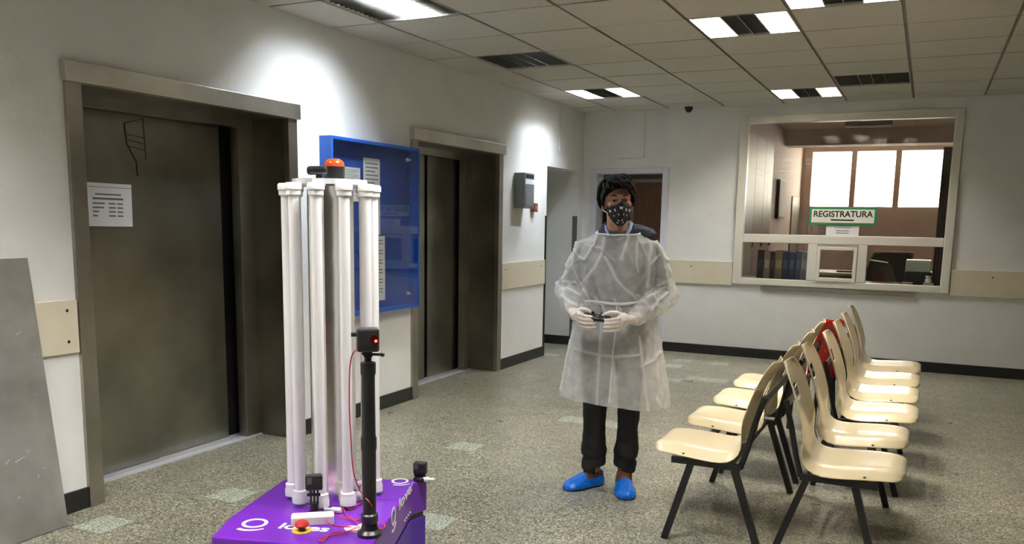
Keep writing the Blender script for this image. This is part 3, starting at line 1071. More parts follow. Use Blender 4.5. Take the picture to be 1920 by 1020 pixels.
def seat_shell(name, first=0):
    nu = 16
    vs, fs = [], []
    n = len(prof)
    for i, (x, z) in enumerate(prof):
        a, b_ = prof[max(0, i - 1)], prof[min(n - 1, i + 1)]
        tx, tz = b_[0] - a[0], b_[1] - a[1]
        l = math.hypot(tx, tz)
        nx, nz = tz / l, -tx / l            # towards the sitter
        k = min(1, max(0, (z - .45) / .12)) if i > 6 else 0
        for j in range(nu + 1):
            u = -1 + 2 * j / nu
            au = abs(u)
            s_ = min(1, max(0, (au - .70) / .30))
            seat_h = -.045 * s_ * s_ * (3 - 2 * s_) * (1 if i > 1 else .3) - .006 * (1 - u * u)
            back_h = .026 * u * u
            h = seat_h * (1 - k) + back_h * k
            zz = z
            vs.append((x + nx * h, u * half[i], zz + nz * h))
    for i in range(first, n - 1):
        for j in range(nu):
            if i in (12,) and 6 <= j <= 9:
                continue                    # grip slot in the backrest
            a = i * (nu + 1) + j
            fs.append((a, a + 1, a + nu + 2, a + nu + 1))
    k = first * (nu + 1)
    return MB().add(vs[k:], [[q_ - k for q_ in f_] for f_ in fs]).mesh(name)


shell_me = seat_shell('seat_shell')
shell_red = shell_me.copy()


def bench(label, x0, yc, facing, colors, group):
    """facing +1: sitters look along +X; yc: centres of the seats"""
    ym = sum(yc) / len(yc)
    t = thing('waiting_bench', label, 'bench', (x0, ym, 0), 0 if facing > 0 else math.pi, group)
    L = [(y - ym) * facing for y in yc]
    for y, c in zip(L, colors):
        me = shell_me
        o = link('seat_shell', me, c, t, smooth=True, angle=None)
        o.location = (0, y, 0)
        sd = o.modifiers.new('thickness', 'SOLIDIFY')
        sd.thickness = .006
        sb = o.modifiers.new('round', 'SUBSURF')
        sb.levels = sb.render_levels = 1
        for s in (-1, 1):
            MB().ell((.25, s * .205, .425), (.009, .009, .005), 8, 5).build('screw', BLKP, o, world=False)
    e0, e1 = min(L) - .200, max(L) + .200
    for y in (e0, e1):
        MB().bar((.305, y, .392), (-.012, y, .392), .028, .028).build('seat_bar', BLKM, t, world=False)
        MB().bar((.215, y, .38), (.325, y, 0), .030, .030, up=(0, 1, 0)).build('leg', BLKM, t, world=False)
        MB().bar((.015, y, .38), (-.115, y, 0), .030, .030, up=(0, 1, 0)).build('leg', BLKM, t, world=False)
        MB().tube([(-.010, y, .39), (-.034, y * .99, .47), (-.062, y * .975, .60), (-.096, y * .95, .72)], .013, 6).build('back_post', BLKM, t, world=False)
    for x, z in ((.24, .395), (.045, .392)):
        MB().bar((x, e0, z), (x, e1, z), .028, .024).build('seat_rail', BLKM, t, world=False)
    MB().bar((-.090, e0 * .96, .70), (-.090, e1 * .96, .70), .008, .035).build('back_rail', BLKM, t, world=False)
    return t


Y0, DY = 4.03, .605
ys = [Y0 + DY * i for i in range(6)]
bench('pair of cream seats facing away from the lifts, row end opposite the window end', -.408, ys[0:2], 1, [CREAM] * 2, 'row of cream seats facing away from the lifts')
bench('pair of cream seats facing away from the lifts, middle of its row', -.370, [y + .02 for y in ys[2:4]], 1, [CREAM] * 2, 'row of cream seats facing away from the lifts')
bench('pair of cream seats facing away from the lifts, at the registration window end', -.370, ys[4:6], 1, [CREAM] * 2, 'row of cream seats facing away from the lifts')
bench('pair of cream seats facing the lifts, row end opposite the red seat', -.690, ys[0:2], -1, [CREAM] * 2, 'row of seats facing the lifts')
bench('pair of cream seats facing the lifts, between the end pair and the red seat', -.685, ys[2:4], -1, [CREAM] * 2, 'row of seats facing the lifts')
rd = thing('red_chair', 'red plastic chair turned away beyond the cream seats that face the lifts', 'chair', (-.590, 6.30, 0), math.radians(128))
o = link('seat_shell', shell_red, REDS, rd, smooth=True, angle=None)
o.scale = (.80, .55, .97)
sd = o.modifiers.new('thickness', 'SOLIDIFY')
sd.thickness = .006
for y in (-.10, .10):
    MB().bar((.19, y, .42), (.23, y, 0), .022, .022, up=(0, 1, 0)).build('leg', BLKM, rd, world=False)
    MB().bar((.02, y, .42), (-.03, y, 0), .022, .022, up=(0, 1, 0)).build('leg', BLKM, rd, world=False)
    MB().bar((.22, y, .41), (.0, y, .41), .022, .022).build('seat_bar', BLKM, rd, world=False)

# ------------------------------------------------------------------ ultraviolet robot
RC = Vector((-2.017, 2.616, 0))
t = rb = thing('disinfection_robot', 'purple wheeled robot carrying a ring of upright white lamp tubes', 'robot', RC)
ZT, ZS = .40, .262
plan = [onz(u, v, ZT) for u, v in ((395, 1007), (692, 1031), (772, 908), (801, 898), (533, 898), (430, 970))]
plan = [Vector((p.x, p.y)) for p in plan]
MB().prism(plan, ZS, ZT).build('top_shell', PURPLE, rb, bevel=.008)
cen = sum(plan, Vector((0, 0))) / 6
inner = [cen + (p - cen) * .955 for p in plan]
MB().prism(inner, ZS - .02, ZS).build('shadow_gap', BLKP, rb)
lowp = [cen + (p - cen) * .99 for p in plan]
MB().prism(lowp, .055, ZS - .014).build('lower_body', VIOLET, rb, bevel=.01)
for p in (plan[0], plan[1], plan[3], plan[4]):
    c = cen + (p - cen) * .72
    o = MB().tube([(c.x - .018, c.y, .05), (c.x + .018, c.y, .05)], .05, 20).build('wheel', RUBBER, rb, smooth=True)
# seam across the top
a, b_ = onz(711, 937, ZT + .001), onz(757, 937, ZT + .001)
MB().bar(a, b_, .002, .0006).build('seam', VIOLET, rb)
a0 = math.atan2(-.79, .61)
for k in range(10):
    a = a0 + math.radians(18 + 36 * k)
    c = RC + Vector((.158 * math.cos(a), .158 * math.sin(a), 0))
    tb = MB().lathe([(.0198, .445), (.0198, 1.575)], c, 18, cap=False).build('lamp_tube', LAMPT, rb, smooth=True)
    MB().lathe([(.019, .412), (.030, .416), (.030, .440), (.027, .446), (.027, .462), (.022, .466)], c, 20).build('bottom_cap', WHITEP, tb, smooth=True)
    MB().lathe([(.022, 1.560), (.027, 1.563), (.027, 1.578), (.031, 1.582), (.031, 1.600), (.026, 1.606)], c, 20).build('top_cap', WHITEP, tb, smooth=True)
    q = RC + Vector((.108 * math.cos(a), .108 * math.sin(a), 0))
    MB().tube([(c.x, c.y, .425), (q.x, q.y, .425), (q.x, q.y, .402)], .013, 10).build('elbow', WHITEP, tb, smooth=True)
nf = 8
MB().rings([[RC + Vector((.088 * math.cos(2 * math.pi * (k + .5) / nf), .088 * math.sin(2 * math.pi * (k + .5) / nf), z)) for k in range(nf)] for z in (.401, 1.0, 1.598)]).build('reflector_column', MIRR, rb)
MB().lathe([(.138, 1.603), (.138, 1.622)], RC, 32).build('top_plate', mat('pale_top_plate', (.62, .63, .65), .25, coat=.4), rb)
for k in range(10):
    a = a0 + math.radians(18 + 36 * k)
    c0, c1 = RC + Vector((.09 * math.cos(a), .09 * math.sin(a), 1.600)), RC + Vector((.150 * math.cos(a), .150 * math.sin(a), 1.600))
    MB().bar(c0, c1, .03, .006).build('bracket', WHITEP, rb)
b0 = onplane(627, 326, RC, Vector((.61, -.79, 0)))
b0 = Vector((b0.x, b0.y, 1.622))
bc = MB().lathe([(.039, 0), (.039, .048), (.037, .050)], b0, 24).build('beacon_base', BLKP, rb, smooth=True)
MB().lathe([(.038, .048), (.037, .060), (.032, .070), (.018, .077), (.004, .078)], b0, 24).build('beacon_lens', ORANGE, bc, smooth=True)
s0 = onplane(598, 335, RC + Vector((.05, -.06, 0)), Vector((.61, -.79, 0)))
s0.z = 1.622
vx = Vector((.79, .61, 0))
sn = MB().obox(frame_m(s0 + Vector((0, 0, .030)) - vx * .006, vx + Vector((0, 0, .05)), (-.61, .79, .1)), .072, .05, .030).build('sensor_head', BLKP, rb, bevel=.009)
MB().tube([s0, s0 + Vector((0, 0, .02))], .011, 10).build('sensor_stem', BLKP, rb)
# emergency stop
e0 = onz(566, 996, ZT)
ep = MB().lathe([(.034, 0), (.034, .004)], e0, 24).build('stop_plate', YELLOW, rb)
MB().lathe([(.012, .004), (.012, .018)], e0, 16).build('stop_stem', BLKP, ep)
MB().lathe([(.012, .018), (.024, .020), (.026, .026), (.020, .034), (.006, .036)], e0, 20).build('stop_button', REDP, ep, smooth=True)


def ring_logo(o, x, y, r, name='logo', sc_=1.0):
    """ring with a curved stroke under it, in the plane of x and y"""
    x, y = Vector(x).normalized(), Vector(y).normalized()
    n = x.cross(y).normalized()
    q = MB()
    N = 36
    rs = []
    for k in range(N):
        a = 2 * math.pi * k / N
        d = x * math.cos(a) + y * math.sin(a)
        rs.append([o + d * r + n * .0006, o + d * (r * .72) + n * .0006, o + d * (r * .72) - n * .0006, o + d * r - n * .0006])
    q.rings(rs, cap=False, closed=True)
    rs = []
    for k in range(13):
        f_ = k / 12
        a = math.radians(-118 + f_ * 78)
        d = x * math.cos(a) + y * math.sin(a)
        w_ = r * .17 * (1 - .55 * f_)
        rs.append([o + d * (r * 1.52 + w_) + n * .0006, o + d * (r * 1.52 - w_) + n * .0006, o + d * (r * 1.52 - w_) - n * .0006, o + d * (r * 1.52 + w_) - n * .0006])
    q.rings(rs)
    return q.build(name, WHITEP, rb)


fx = Vector((plan[1].x - plan[0].x, plan[1].y - plan[0].y, 0)).normalized()
fy = Vector((-fx.y, fx.x, 0))
lc = onz(478, 981, ZT + .001)
ring_logo(lc, fx, fy, .046)
me = text_mesh('loves', .075, .0016, .0006)
mx_ = max(v.co.x for v in me.vertices)
p0, p1 = onz(519, 990, ZT + .001), onz(616, 994, ZT + .001)
for v in me.vertices:
    v.co.x *= (p1 - p0).length / mx_
o = link('lettering', me, WHITEP, rb)
o.matrix_local = Matrix.Translation(-RC) @ frame_m(p0, fx, fy)
ring_logo(onz(750, 902, ZT + .001), Vector((.86, .5, 0)), Vector((-.5, .86, 0)), .036)
sd0, sd1 = Vector((plan[1].x, plan[1].y, ZT)), Vector((plan[2].x, plan[2].y, ZT))
sx = (sd1 - sd0).normalized()
sn_ = Vector((sx.y, -sx.x, 0))
pc = onplane(738, 968, sd0 + sn_ * .001, sn_)
ring_logo(pc, sx, Vector((0, 0, 1)), .036)
pl0, pl1 = onplane(748, 968, sd0 + sn_ * .001, sn_), onplane(776, 930, sd0 + sn_ * .001, sn_)
me = text_mesh('loves', .062, .0014, .0006)
mx_ = max(v.co.x for v in me.vertices)
for v in me.vertices:
    v.co.x *= abs((pl1 - pl0).dot(sx)) / mx_
o = link('lettering', me, WHITEP, rb)
o.matrix_local = Matrix.Translation(-RC) @ frame_m(Vector((pl0.x, pl0.y, pc.z - .012)), sx, (0, 0, 1))
for k in range(4):
    q = onplane(759 + k * 3.2, 976 - k * 5, sd0 + sn_ * .001, sn_)
    MB().ell(q, (.004, .004, .004), 8, 6).build('dot', WHITEP, rb)

# things fixed on or lying on the robot


def action_camera(label, base, h, face, size=.062):
    t = thing('action_camera', label, 'camera', base, face)
    MB().lathe([(.028, 0), (.028, .012), (.016, .02), (.014, h * .5)], n=16).build('mount', BLKP, t, world=False, smooth=True)
    MB().bar((-.012, 0, h * .45), (-.012, 0, h), .008, .02).bar((0, 0, h * .45), (0, 0, h), .008, .02).bar((.012, 0, h * .45), (.012, 0, h), .008, .02).build('clamp_fingers', BLKP, t, world=False)
    MB().tube([(-.026, 0, h * .8), (.022, 0, h * .8)], .006, 10).build('thumb_screw', BLKP, t, world=False, smooth=True)
    b = MB().box(-size / 2, size / 2, -.017, .017, h, h + size * .92).build('body', BLKP, t, world=False, bevel=.007)
    MB().box(-size * .40, -size * .12, -.0185, -.0165, h + size * .42, h + size * .82).build('front_screen', mat('dark_screen', (.10, .10, .11), .15), b, world=False)
    MB().tube([(size * .22, -.016, h + size * .6), (size * .22, -.023, h + size * .6)], size * .2, 16).build('lens', mat('lens_glass', (.02, .02, .025), .05), b, world=False)
    return t


c1 = onz(590, 966, ZT)
action_camera('small black action camera on a short mount at the foot of the lamp tubes', (c1.x, c1.y, ZT), .098, math.atan2(.61, .79))
c3 = onz(795, 901, ZT)
action_camera('small black action camera on the rear corner of the purple robot', (c3.x - .015, c3.y - .005, ZT), .028, math.atan2(.61, .79) - .4, .056)
# pole with boxy camera
pb_ = onz(693, 1003, ZT)
t = thing('camera_pole', 'black telescopic pole standing on the purple robot', 'pole', (pb_.x, pb_.y, ZT))
MB().lathe([(.042, 0), (.042, .012), (.03, .022), (.026, .045), (.030, .05), (.030, .075), (.024, .08)], n=24).build('foot', BLKP, t, world=False, smooth=True)
MB().lathe([(.0235, .08), (.0245, .30), (.027, .31), (.027, .345), (.0235, .355), (.0225, .56), (.026, .57), (.026, .605), (.012, .61), (.012, .625)], n=24).build('shaft', BLKP, t, world=False, smooth=True)
PT = ZT + .625
t = thing('pole_camera', 'boxy black camera with a red light on top of the pole', 'camera', (pb_.x, pb_.y, PT), math.atan2(.61, .79))
b = MB().box(-.037, .037, -.025, .025, .018, .098).build('body', mat('charcoal_plastic', (.035, .036, .04), .4), t, world=False, bevel=.008)
MB().tube([(.020, -.025, .062), (.020, -.033, .062)], .014, 18).build('lens', mat('dark_red_lens', (.10, .006, .006), .15), b, world=False, smooth=True)
MB().ell((.025, -.034, .057), (.0045, .003, .0045), 10, 6).build('indicator', REDL, b, world=False)
MB().box(-.014, .014, -.012, .012, 0, .018).tube([(-.02, 0, .010), (.048, 0, .006)], .005, 8).ell((.048, 0, .006), (.008, .008, .008), 8, 6).build('clamp', BLKP, t, world=False)
MB().tube([(-.036, 0, .075), (-.055, 0, .075)], .007, 8).build('plug', BLKP, t, world=False)
# white box
w0, w1 = onz(546, 989, ZT), onz(627, 984, ZT)
wx_ = (w1 - w0)
t = thing('white_box', 'white rectangular box lying on the purple robot behind the stop button', 'box', (w0.x, w0.y, ZT))
wl_ = wx_.length
o = MB().box(0, wl_, 0, .05, 0, .034).build('case', WHITEP, t, world=False, bevel=.004)
o.rotation_euler.z = math.atan2(wx_.y, wx_.x)
o = MB().box(.004, wl_ - .004, .004, .046, .0338, .0365).build('lid', WHITEP, t, world=False, bevel=.002)
o.rotation_euler.z = math.atan2(wx_.y, wx_.x)
# white plugs
for k, (u, v, du, dv) in enumerate(((640, 957, -32, -2), (672, 990, 24, -10), (800, 912, 18, -2))):
    a, b_ = onz(u, v, ZT + .012), onz(u + du, v + dv, ZT + .012)
    if k == 2:
        a = Vector((c3.x + .0, c3.y - .01, ZT + .008)); b_ = a + Vector((.045, .02, .0))
    t = thing('white_plug', ['white cable plug beside the short-mounted action camera', 'white cable plug at the foot of the black pole', 'white cable plug at the rear corner camera'][k], 'plug', a)
    MB().tube([a, a.lerp(b_, .55)], .011, 12).build('housing', WHITEP, t, smooth=True)
    MB().tube([a.lerp(b_, .5), b_], .007, 10).build('nose', WHITEP, t, smooth=True)
s1 = onz(664, 993, ZT)
t = thing('white_sticker_pad', 'oval white pad stuck on the purple shell beside the pole', 'pad', s1)
o = MB().lathe([(.034, .0), (.034, .003), (.030, .005)], n=24).build('pad', WHITEP, t, world=False, smooth=True)
o.scale = (1.15, .8, 1)
# red cable
vn = Vector((.61, -.79, 0))


def pl_(u, v, d):
    return onplane(u, v, Vector((pb_.x, pb_.y, 0)) - vn * d, vn)


P = [pl_(673, 656, .01), pl_(662, 662, .02), pl_(656, 690, .03), pl_(655, 760, .03), pl_(658, 820, .03), pl_(662, 880, .03), pl_(675, 920, .02), pl_(695, 945, -.035)]
P += [onz(706, 972, ZT + .03), onz(705, 985, ZT + .012), onz(690, 992, ZT + .006), onz(655, 988, ZT + .006), onz(622, 985, ZT + .04), onz(610, 968, ZT + .012), onz(632, 966, ZT + .007), onz(668, 975, ZT + .006),
      onz(684, 960, ZT + .006), onz(680, 942, ZT + .006), onz(655, 955, ZT + .006), onz(640, 940, ZT + .01), onz(650, 965, ZT + .008), onz(672, 985, ZT + .007), onz(640, 1000, ZT + .006), onz(612, 1006, ZT + .007), onz(598, 1012, ZT + .006), onz(607, 1014, ZT + .006), onz(622, 1000, ZT + .008), onz(660, 996, ZT + .008), onz(712, 992, ZT + .006), onz(722, 985, ZT + .006), onz(712, 982, ZT + .006)]


def spline(P, n=6):
    out = []
    for i in range(len(P) - 1):
        a, b_, c, d = P[max(0, i - 1)], P[i], P[i + 1], P[min(len(P) - 1, i + 2)]
        for k in range(n):
            t_ = k / n
            out.append(.5 * ((2 * b_) + (c - a) * t_ + (2 * a - 5 * b_ + 4 * c - d) * t_ ** 2 + (3 * b_ - a - 3 * c + d) * t_ ** 3))
    return out + [P[-1]]


cb = MB().tube(spline(P), .0022, 6).build('red_cable', REDC, smooth=True)
tag(cb, 'thin red cable hanging from the pole camera and coiled on the purple robot', 'cable')

# ------------------------------------------------------------------ person
PP = Vector((-1.50, 4.43, 0))
ps = thing('person', 'person in a sheer white gown, black mask and blue shoe covers holding a gamepad', 'person', PP, .326)
HC = Vector((-.010, -.005, 1.597))        # head centre, local: -Y looks at the hall
HT = Matrix.Rotation(math.radians(9), 3, 'Z') @ Matrix.Rotation(math.radians(-3), 3, 'Y')


def hd(x, y, z):
    return HC + HT @ Vector((x, y, z))


SHL, SHR = Vector((-.172, .015, 1.318)), Vector((.176, .015, 1.322))
ELL, ELR = Vector((-.245, .035, 1.115)), Vector((.245, .02, 1.105))
WRL, WRR = Vector((-.218, -.205, 1.020)), Vector((.092, -.235, .990))


def torso(q, g):
    """g: growth of the radii"""
    rows = [(.90, .155, .105, 0), (.98, .150, .100, 0), (1.06, .145, .098, 0), (1.15, .155, .105, -.005), (1.24, .170, .112, -.008), (1.31, .175, .105, 0), (1.36, .150, .085, .012), (1.415, .105, .07, .015), (1.44, .06, .055, .015)]
    rs = []
    for z, rx, ry, oy in rows:
        ring = []
        for k in range(28):
            a = 2 * math.pi * k / 28
            c, s = math.cos(a), math.sin(a)
            ring.append(Vector(((rx + g) * math.copysign(abs(c) ** .85, c), oy + (ry + g) * math.copysign(abs(s) ** .85, s), z)))
        rs.append(ring)
    q.rings(rs)


def arm(q, s, e, w_, g, r=(.062, .052, .044, .034, .028)):
    q.tube([s + (s - e) * .05, s.lerp(e, .5), e, e.lerp(w_, .5), w_], [x + g for x in r], 16)
    q.ell(s, (r[0] + g,) * 3)
    q.ell(e, (r[2] + g,) * 3)


LEGS = [[(-.088, .01, .90), (-.094, .0, .68), (-.097, -.005, .48), (-.096, .012, .28), (-.090, .03, .09)],
        [(.088, .01, .90), (.091, .0, .68), (.090, -.01, .48), (.088, .005, .28), (.076, .02, .09)]]

# body (one continuous mesh)
q = MB()
torso(q, -.012)
arm(q, SHL, ELL, WRL, -.012)
arm(q, SHR, ELR, WRR, -.012)
for lg in LEGS:
    q.tube(lg, [.085, .07, .052, .048, .036], 16)
q.tube([(0, .018, 1.40), hd(0, .02, -.13), hd(0, .012, -.06)], [.062, .056, .058], 20)
q.ell(hd(0, .018, .018), (.076, .094, .098), 28, 18, HT)               # skull
q.ell(hd(0, -.028, -.055), (.058, .056, .080), 24, 16, HT)              # jaw and face
q.ell(hd(0, -.068, -.105), (.026, .022, .022), 14, 10, HT)              # chin
q.tube([hd(0, -.076, .010), hd(0, -.094, -.022), hd(0, -.106, -.044), hd(0, -.090, -.052)], [.009, .011, .015, .012], 12)   # nose
q.tube([hd(-.055, -.062, .022), hd(-.02, -.080, .022), hd(.02, -.080, .022), hd(.055, -.062, .022)], [.011, .014, .014, .011], 10)  # brow ridge
for s in (-1, 1):
    q.ell(hd(s * .078, .012, -.018), (.009, .020, .032), 12, 10, HT)    # ears
    q.ell(hd(s * .043, -.062, -.022), (.020, .016, .018), 12, 10, HT)   # cheeks
body_me = remesh(q, .0052, 3)
body = link('body', body_me, SKIN, ps)
for s in (-1, 1):
    ey = MB().ell(hd(s * .032, -.0705, .0), (.0115, .009, .0068), 14, 10, HT).build('eye', EYEW, body, smooth=True, world=False)
    MB().ell(hd(s * .032 + .001, -.0785, .0), (.0062, .0032, .0062), 12, 8, HT).build('iris', EYED, ey, smooth=True, world=False)
    MB().tube([hd(s * .016, -.092, .022), hd(s * .034, -.088, .028), hd(s * .052, -.074, .023)], [.0026, .0034, .002], 7).build('eyebrow', HAIR, body, smooth=True, world=False)
    MB().tube([hd(s * .018, -.0815, .004), hd(s * .032, -.0835, .009), hd(s * .046, -.0765, .004)], [.0026, .0044, .0026], 8).build('eyelid', SKIN, body, smooth=True, world=False)

# hair: a cap plus many locks swept across the forehead
rr = random.Random(11)
q = MB()
cap = []
N, Mr = 40, 12
for j in range(Mr + 1):
    ring = []
    for k in range(N):
        a = 2 * math.pi * k / N
        c, s = math.cos(a), math.sin(a)
        # lower limit of the hair at this azimuth (front is -Y): high on the forehead, low at the sides and back
        front = max(0, -s)
        lim = -.35 + 0 * front
        lo = -.50 if s > .1 else (-.50 + .92 * min(1, (front / .8)) ** 1.2 if front > 0 else -.50)
        el_ = math.pi / 2 - (math.pi / 2 - math.asin(max(-.95, min(.95, lo)))) * j / Mr
        r_ = 1.0 + .03 * math.sin(9 * a + j)
        ring.append(hd(.090 * r_ * math.cos(el_) * c - .004, .012 + .107 * r_ * math.cos(el_) * s, .022 + .112 * math.sin(el_)))
    cap.append(ring)
q.rings(cap)
for k in range(170):
    a = rr.uniform(0, 2 * math.pi)
    c, s = math.cos(a), math.sin(a)
    e0_ = rr.uniform(.45, 1.35)
    front = s < -.35
    ln_ = rr.uniform(.5, .85)
    tuft = rr.choice((0, 0, .03, .09))
    pts, rad = [], []
    for i in range(5):
        f_ = i / 4
        el_ = e0_ - ln_ * f_ * (1.15 if front else 1.35)
        aa = a + (.55 * f_ if front else .15 * f_ * (1 if c > 0 else -1))
        lim = (.36 if front else -.50) + rr.uniform(-.05, .05)
        el_ = max(el_, lim)
        k_ = 1.03 + (.05 + tuft) * math.sin(f_ * math.pi * .8)
        pts.append(hd(.090 * k_ * math.cos(el_) * math.cos(aa) - .004, .012 + .107 * k_ * math.cos(el_) * math.sin(aa), .022 + .112 * k_ * math.sin(el_)))
        rad.append(.0085 * (1 - .75 * f_) + .001)
    q.tube(pts, rad, 6, flat=.6)
# fringe falling over the forehead towards one side
for k in range(16):
    x_ = -.060 + k * .0082
    zb = .078 - .0026 * k + (.008 if k % 3 == 0 else 0)
    q.tube([hd(x_ * .6 - .01, -.040, .118), hd(x_ * .85, -.092, .092), hd(x_ + .010, -.104 + .35 * x_ * x_ / .06, zb + .015), hd(x_ + .020, -.095 + .5 * x_ * x_ / .06, zb)], [.006, .010, .008, .0015], 7, flat=.6)
for s in (-1, 1):
    q.tube([hd(s * .080, -.03, .03), hd(s * .083, -.026, -.005), hd(s * .079, -.022, -.035)], [.011, .009, .003], 7)
q.build('hair', HAIR, ps, smooth=True, world=False, angle=None)

# face mask
vs, fs = [], []
NU, NV = 24, 12
for j in range(NV + 1):
    f_ = j / NV
    z = -.020 - .112 * f_
    spread = 1.12 * (1 - .80 * f_ ** 2.2)
    for i in range(NU + 1):
        u = -1 + 2 * i / NU
        a = u * spread
        ry = .098 - .006 * f_
        bul = .037 * math.exp(-(u / .32) ** 2) * (1 - .5 * f_) - .022 * max(0, f_ - .7) / .3
        ztop = z + (.014 * math.exp(-(u / .22) ** 2) - .010 * u * u) * (1 - f_)
        vs.append(hd(.077 * math.sin(a) * (1 - .22 * f_), .004 - ry * math.cos(a) - bul, ztop))
for j in range(NV):
    for i in range(NU):
        a = j * (NU + 1) + i
        fs.append((a, a + 1, a + NU + 2, a + NU + 1))
mk = MB().add(vs, fs).build('face_mask', MASKM, ps, smooth=True, world=False, angle=None)
sd = mk.modifiers.new('thickness', 'SOLIDIFY')
sd.thickness = .002
tops = [(3, 4), (3, 8), (3, 12), (3, 16), (3, 20), (6, 6), (6, 10), (6, 14), (6, 18), (9, 9), (9, 13), (10, 16), (10, 7)]
for n_, (j, i) in enumerate(tops):
    c = vs[j * (NU + 1) + i]
    r_ = .0115 if j == 3 else .0068
    nrm = (HT @ Vector((math.sin((-1 + 2 * i / NU)), -math.cos((-1 + 2 * i / NU)), 0))).normalized()
    xx = Vector((0, 0, 1)).cross(nrm).normalized()
    star = []
    for k in range(10):
        a = 2 * math.pi * k / 10 + .3
        rr_ = r_ * (1 if k % 2 == 0 else .55)
        star.append(c + nrm * .0022 + xx * (rr_ * math.cos(a)) + Vector((0, 0, 1)) * (rr_ * math.sin(a)))
    MB().rings([[p - nrm * .003 for p in star], star]).build('print_mark', MASKW, mk, world=False)
for s in (-1, 1):
    MB().tube([hd(s * .070, -.034, -.034), hd(s * .080, -.004, -.026), hd(s * .086, .016, -.018), hd(s * .080, .012, -.045), hd(s * .060, -.052, -.066)], .0020, 6).build('ear_loop', MASKW if s < 0 else REDP, mk, smooth=True, world=False)

# hoodie and shirt collar
q = MB()
torso(q, .004)
arm(q, SHL, ELL, ELL.lerp(WRL, .86), .0)
arm(q, SHR, ELR, ELR.lerp(WRR, .86), .0)
hm = remesh(q, .009, 4)
link('hoodie', hm, HOODIE, ps)
q = MB()
rs = []
for k in range(37):
    d_ = -58 + k * (296 / 36)                  # 0 = towards +X, 90 = back of the neck
    a = math.radians(d_)
    e_ = min(1, k / 5, (36 - k) / 5)           # tucked in at both ends
    ro = .112 + .014 * math.sin(a) + .098 * math.exp(-((d_ - 12) / 30) ** 2)
    ri = .074
    zi, zo = 1.440 + .040 * max(0, math.sin(a)) + .018 * e_, 1.412 + .026 * e_ + .022 * max(0, math.sin(a))
    c = Vector((0, .022, 0))
    dr_ = Vector((math.cos(a), .80 * math.sin(a), 0))
    prf = [(ri, zi - .045), (ri + .002, zi - .008), (ri + .014, zi), ((ri + ro) / 2, (zi + zo) / 2 + .010 * e_), (ro - .012, zo + .004), (ro, zo - .012), (ro - .010, zo - .030), ((ri + ro) / 2, zo - .034)]
    rs.append([c + dr_ * r_ + Vector((0, 0, z_)) for r_, z_ in prf])
q.rings(rs)
hm = remesh(q, .005, 3)
for v in hm.vertices:
    v.co += v.normal * (.006 * noise.noise(Vector((v.co.x * 14, v.co.y * 14, v.co.z * 40))))
link('hood', hm, HOOD, ps)
MB().tube([(.040, -.068, 1.415), (.058, -.045, 1.445), (.066, -.005, 1.475), (.055, .05, 1.49)], [.010, .013, .012, .008], 10, flat=.5).tube([(-.050, -.066, 1.415), (-.062, -.035, 1.44), (-.068, .01, 1.465)], [.008, .010, .008], 10, flat=.5).build('shirt_collar', SHIRT, ps, smooth=True, world=False)

# trousers with bunched hems
q = MB()
q.rings([[Vector((.165 * math.cos(2 * math.pi * k / 24) * (1 + g), .012 + .115 * (1 + g) * math.sin(2 * math.pi * k / 24), z)) for k in range(24)] for z, g in ((.78, 0), (.86, .03), (.95, -.02), (1.0, -.05))])
for n_, lg in enumerate(LEGS):
    lg = [Vector(p) for p in lg]
    P_ = []
    R_ = []
    for z, r_ in ((.88, .094), (.78, .092), (.66, .083), (.56, .074), (.47, .067), (.40, .064), (.32, .063), (.25, .070), (.205, .074), (.18, .060), (.155, .068), (.12, .067), (.085, .060)):
        for i in range(4):
            if lg[i].z >= z >= lg[i + 1].z:
                f_ = (lg[i].z - z) / (lg[i].z - lg[i + 1].z)
                p = lg[i].lerp(lg[i + 1], f_)
        P_.append(p + Vector(((.006 if z < .26 else 0) * (1 if n_ else -1) * math.sin(z * 60), 0, 0)))
        R_.append(r_ * (.94 if n_ else 1))
    q.tube(P_, R_, 18)
tm = remesh(q, .008, 2)
for v in tm.vertices:
    v.co += v.normal * (.006 * noise.noise(Vector((v.co.x * 12, v.co.y * 12, v.co.z * 18 + v.co.x * 8))))
link('trousers', tm, JEANS, ps)


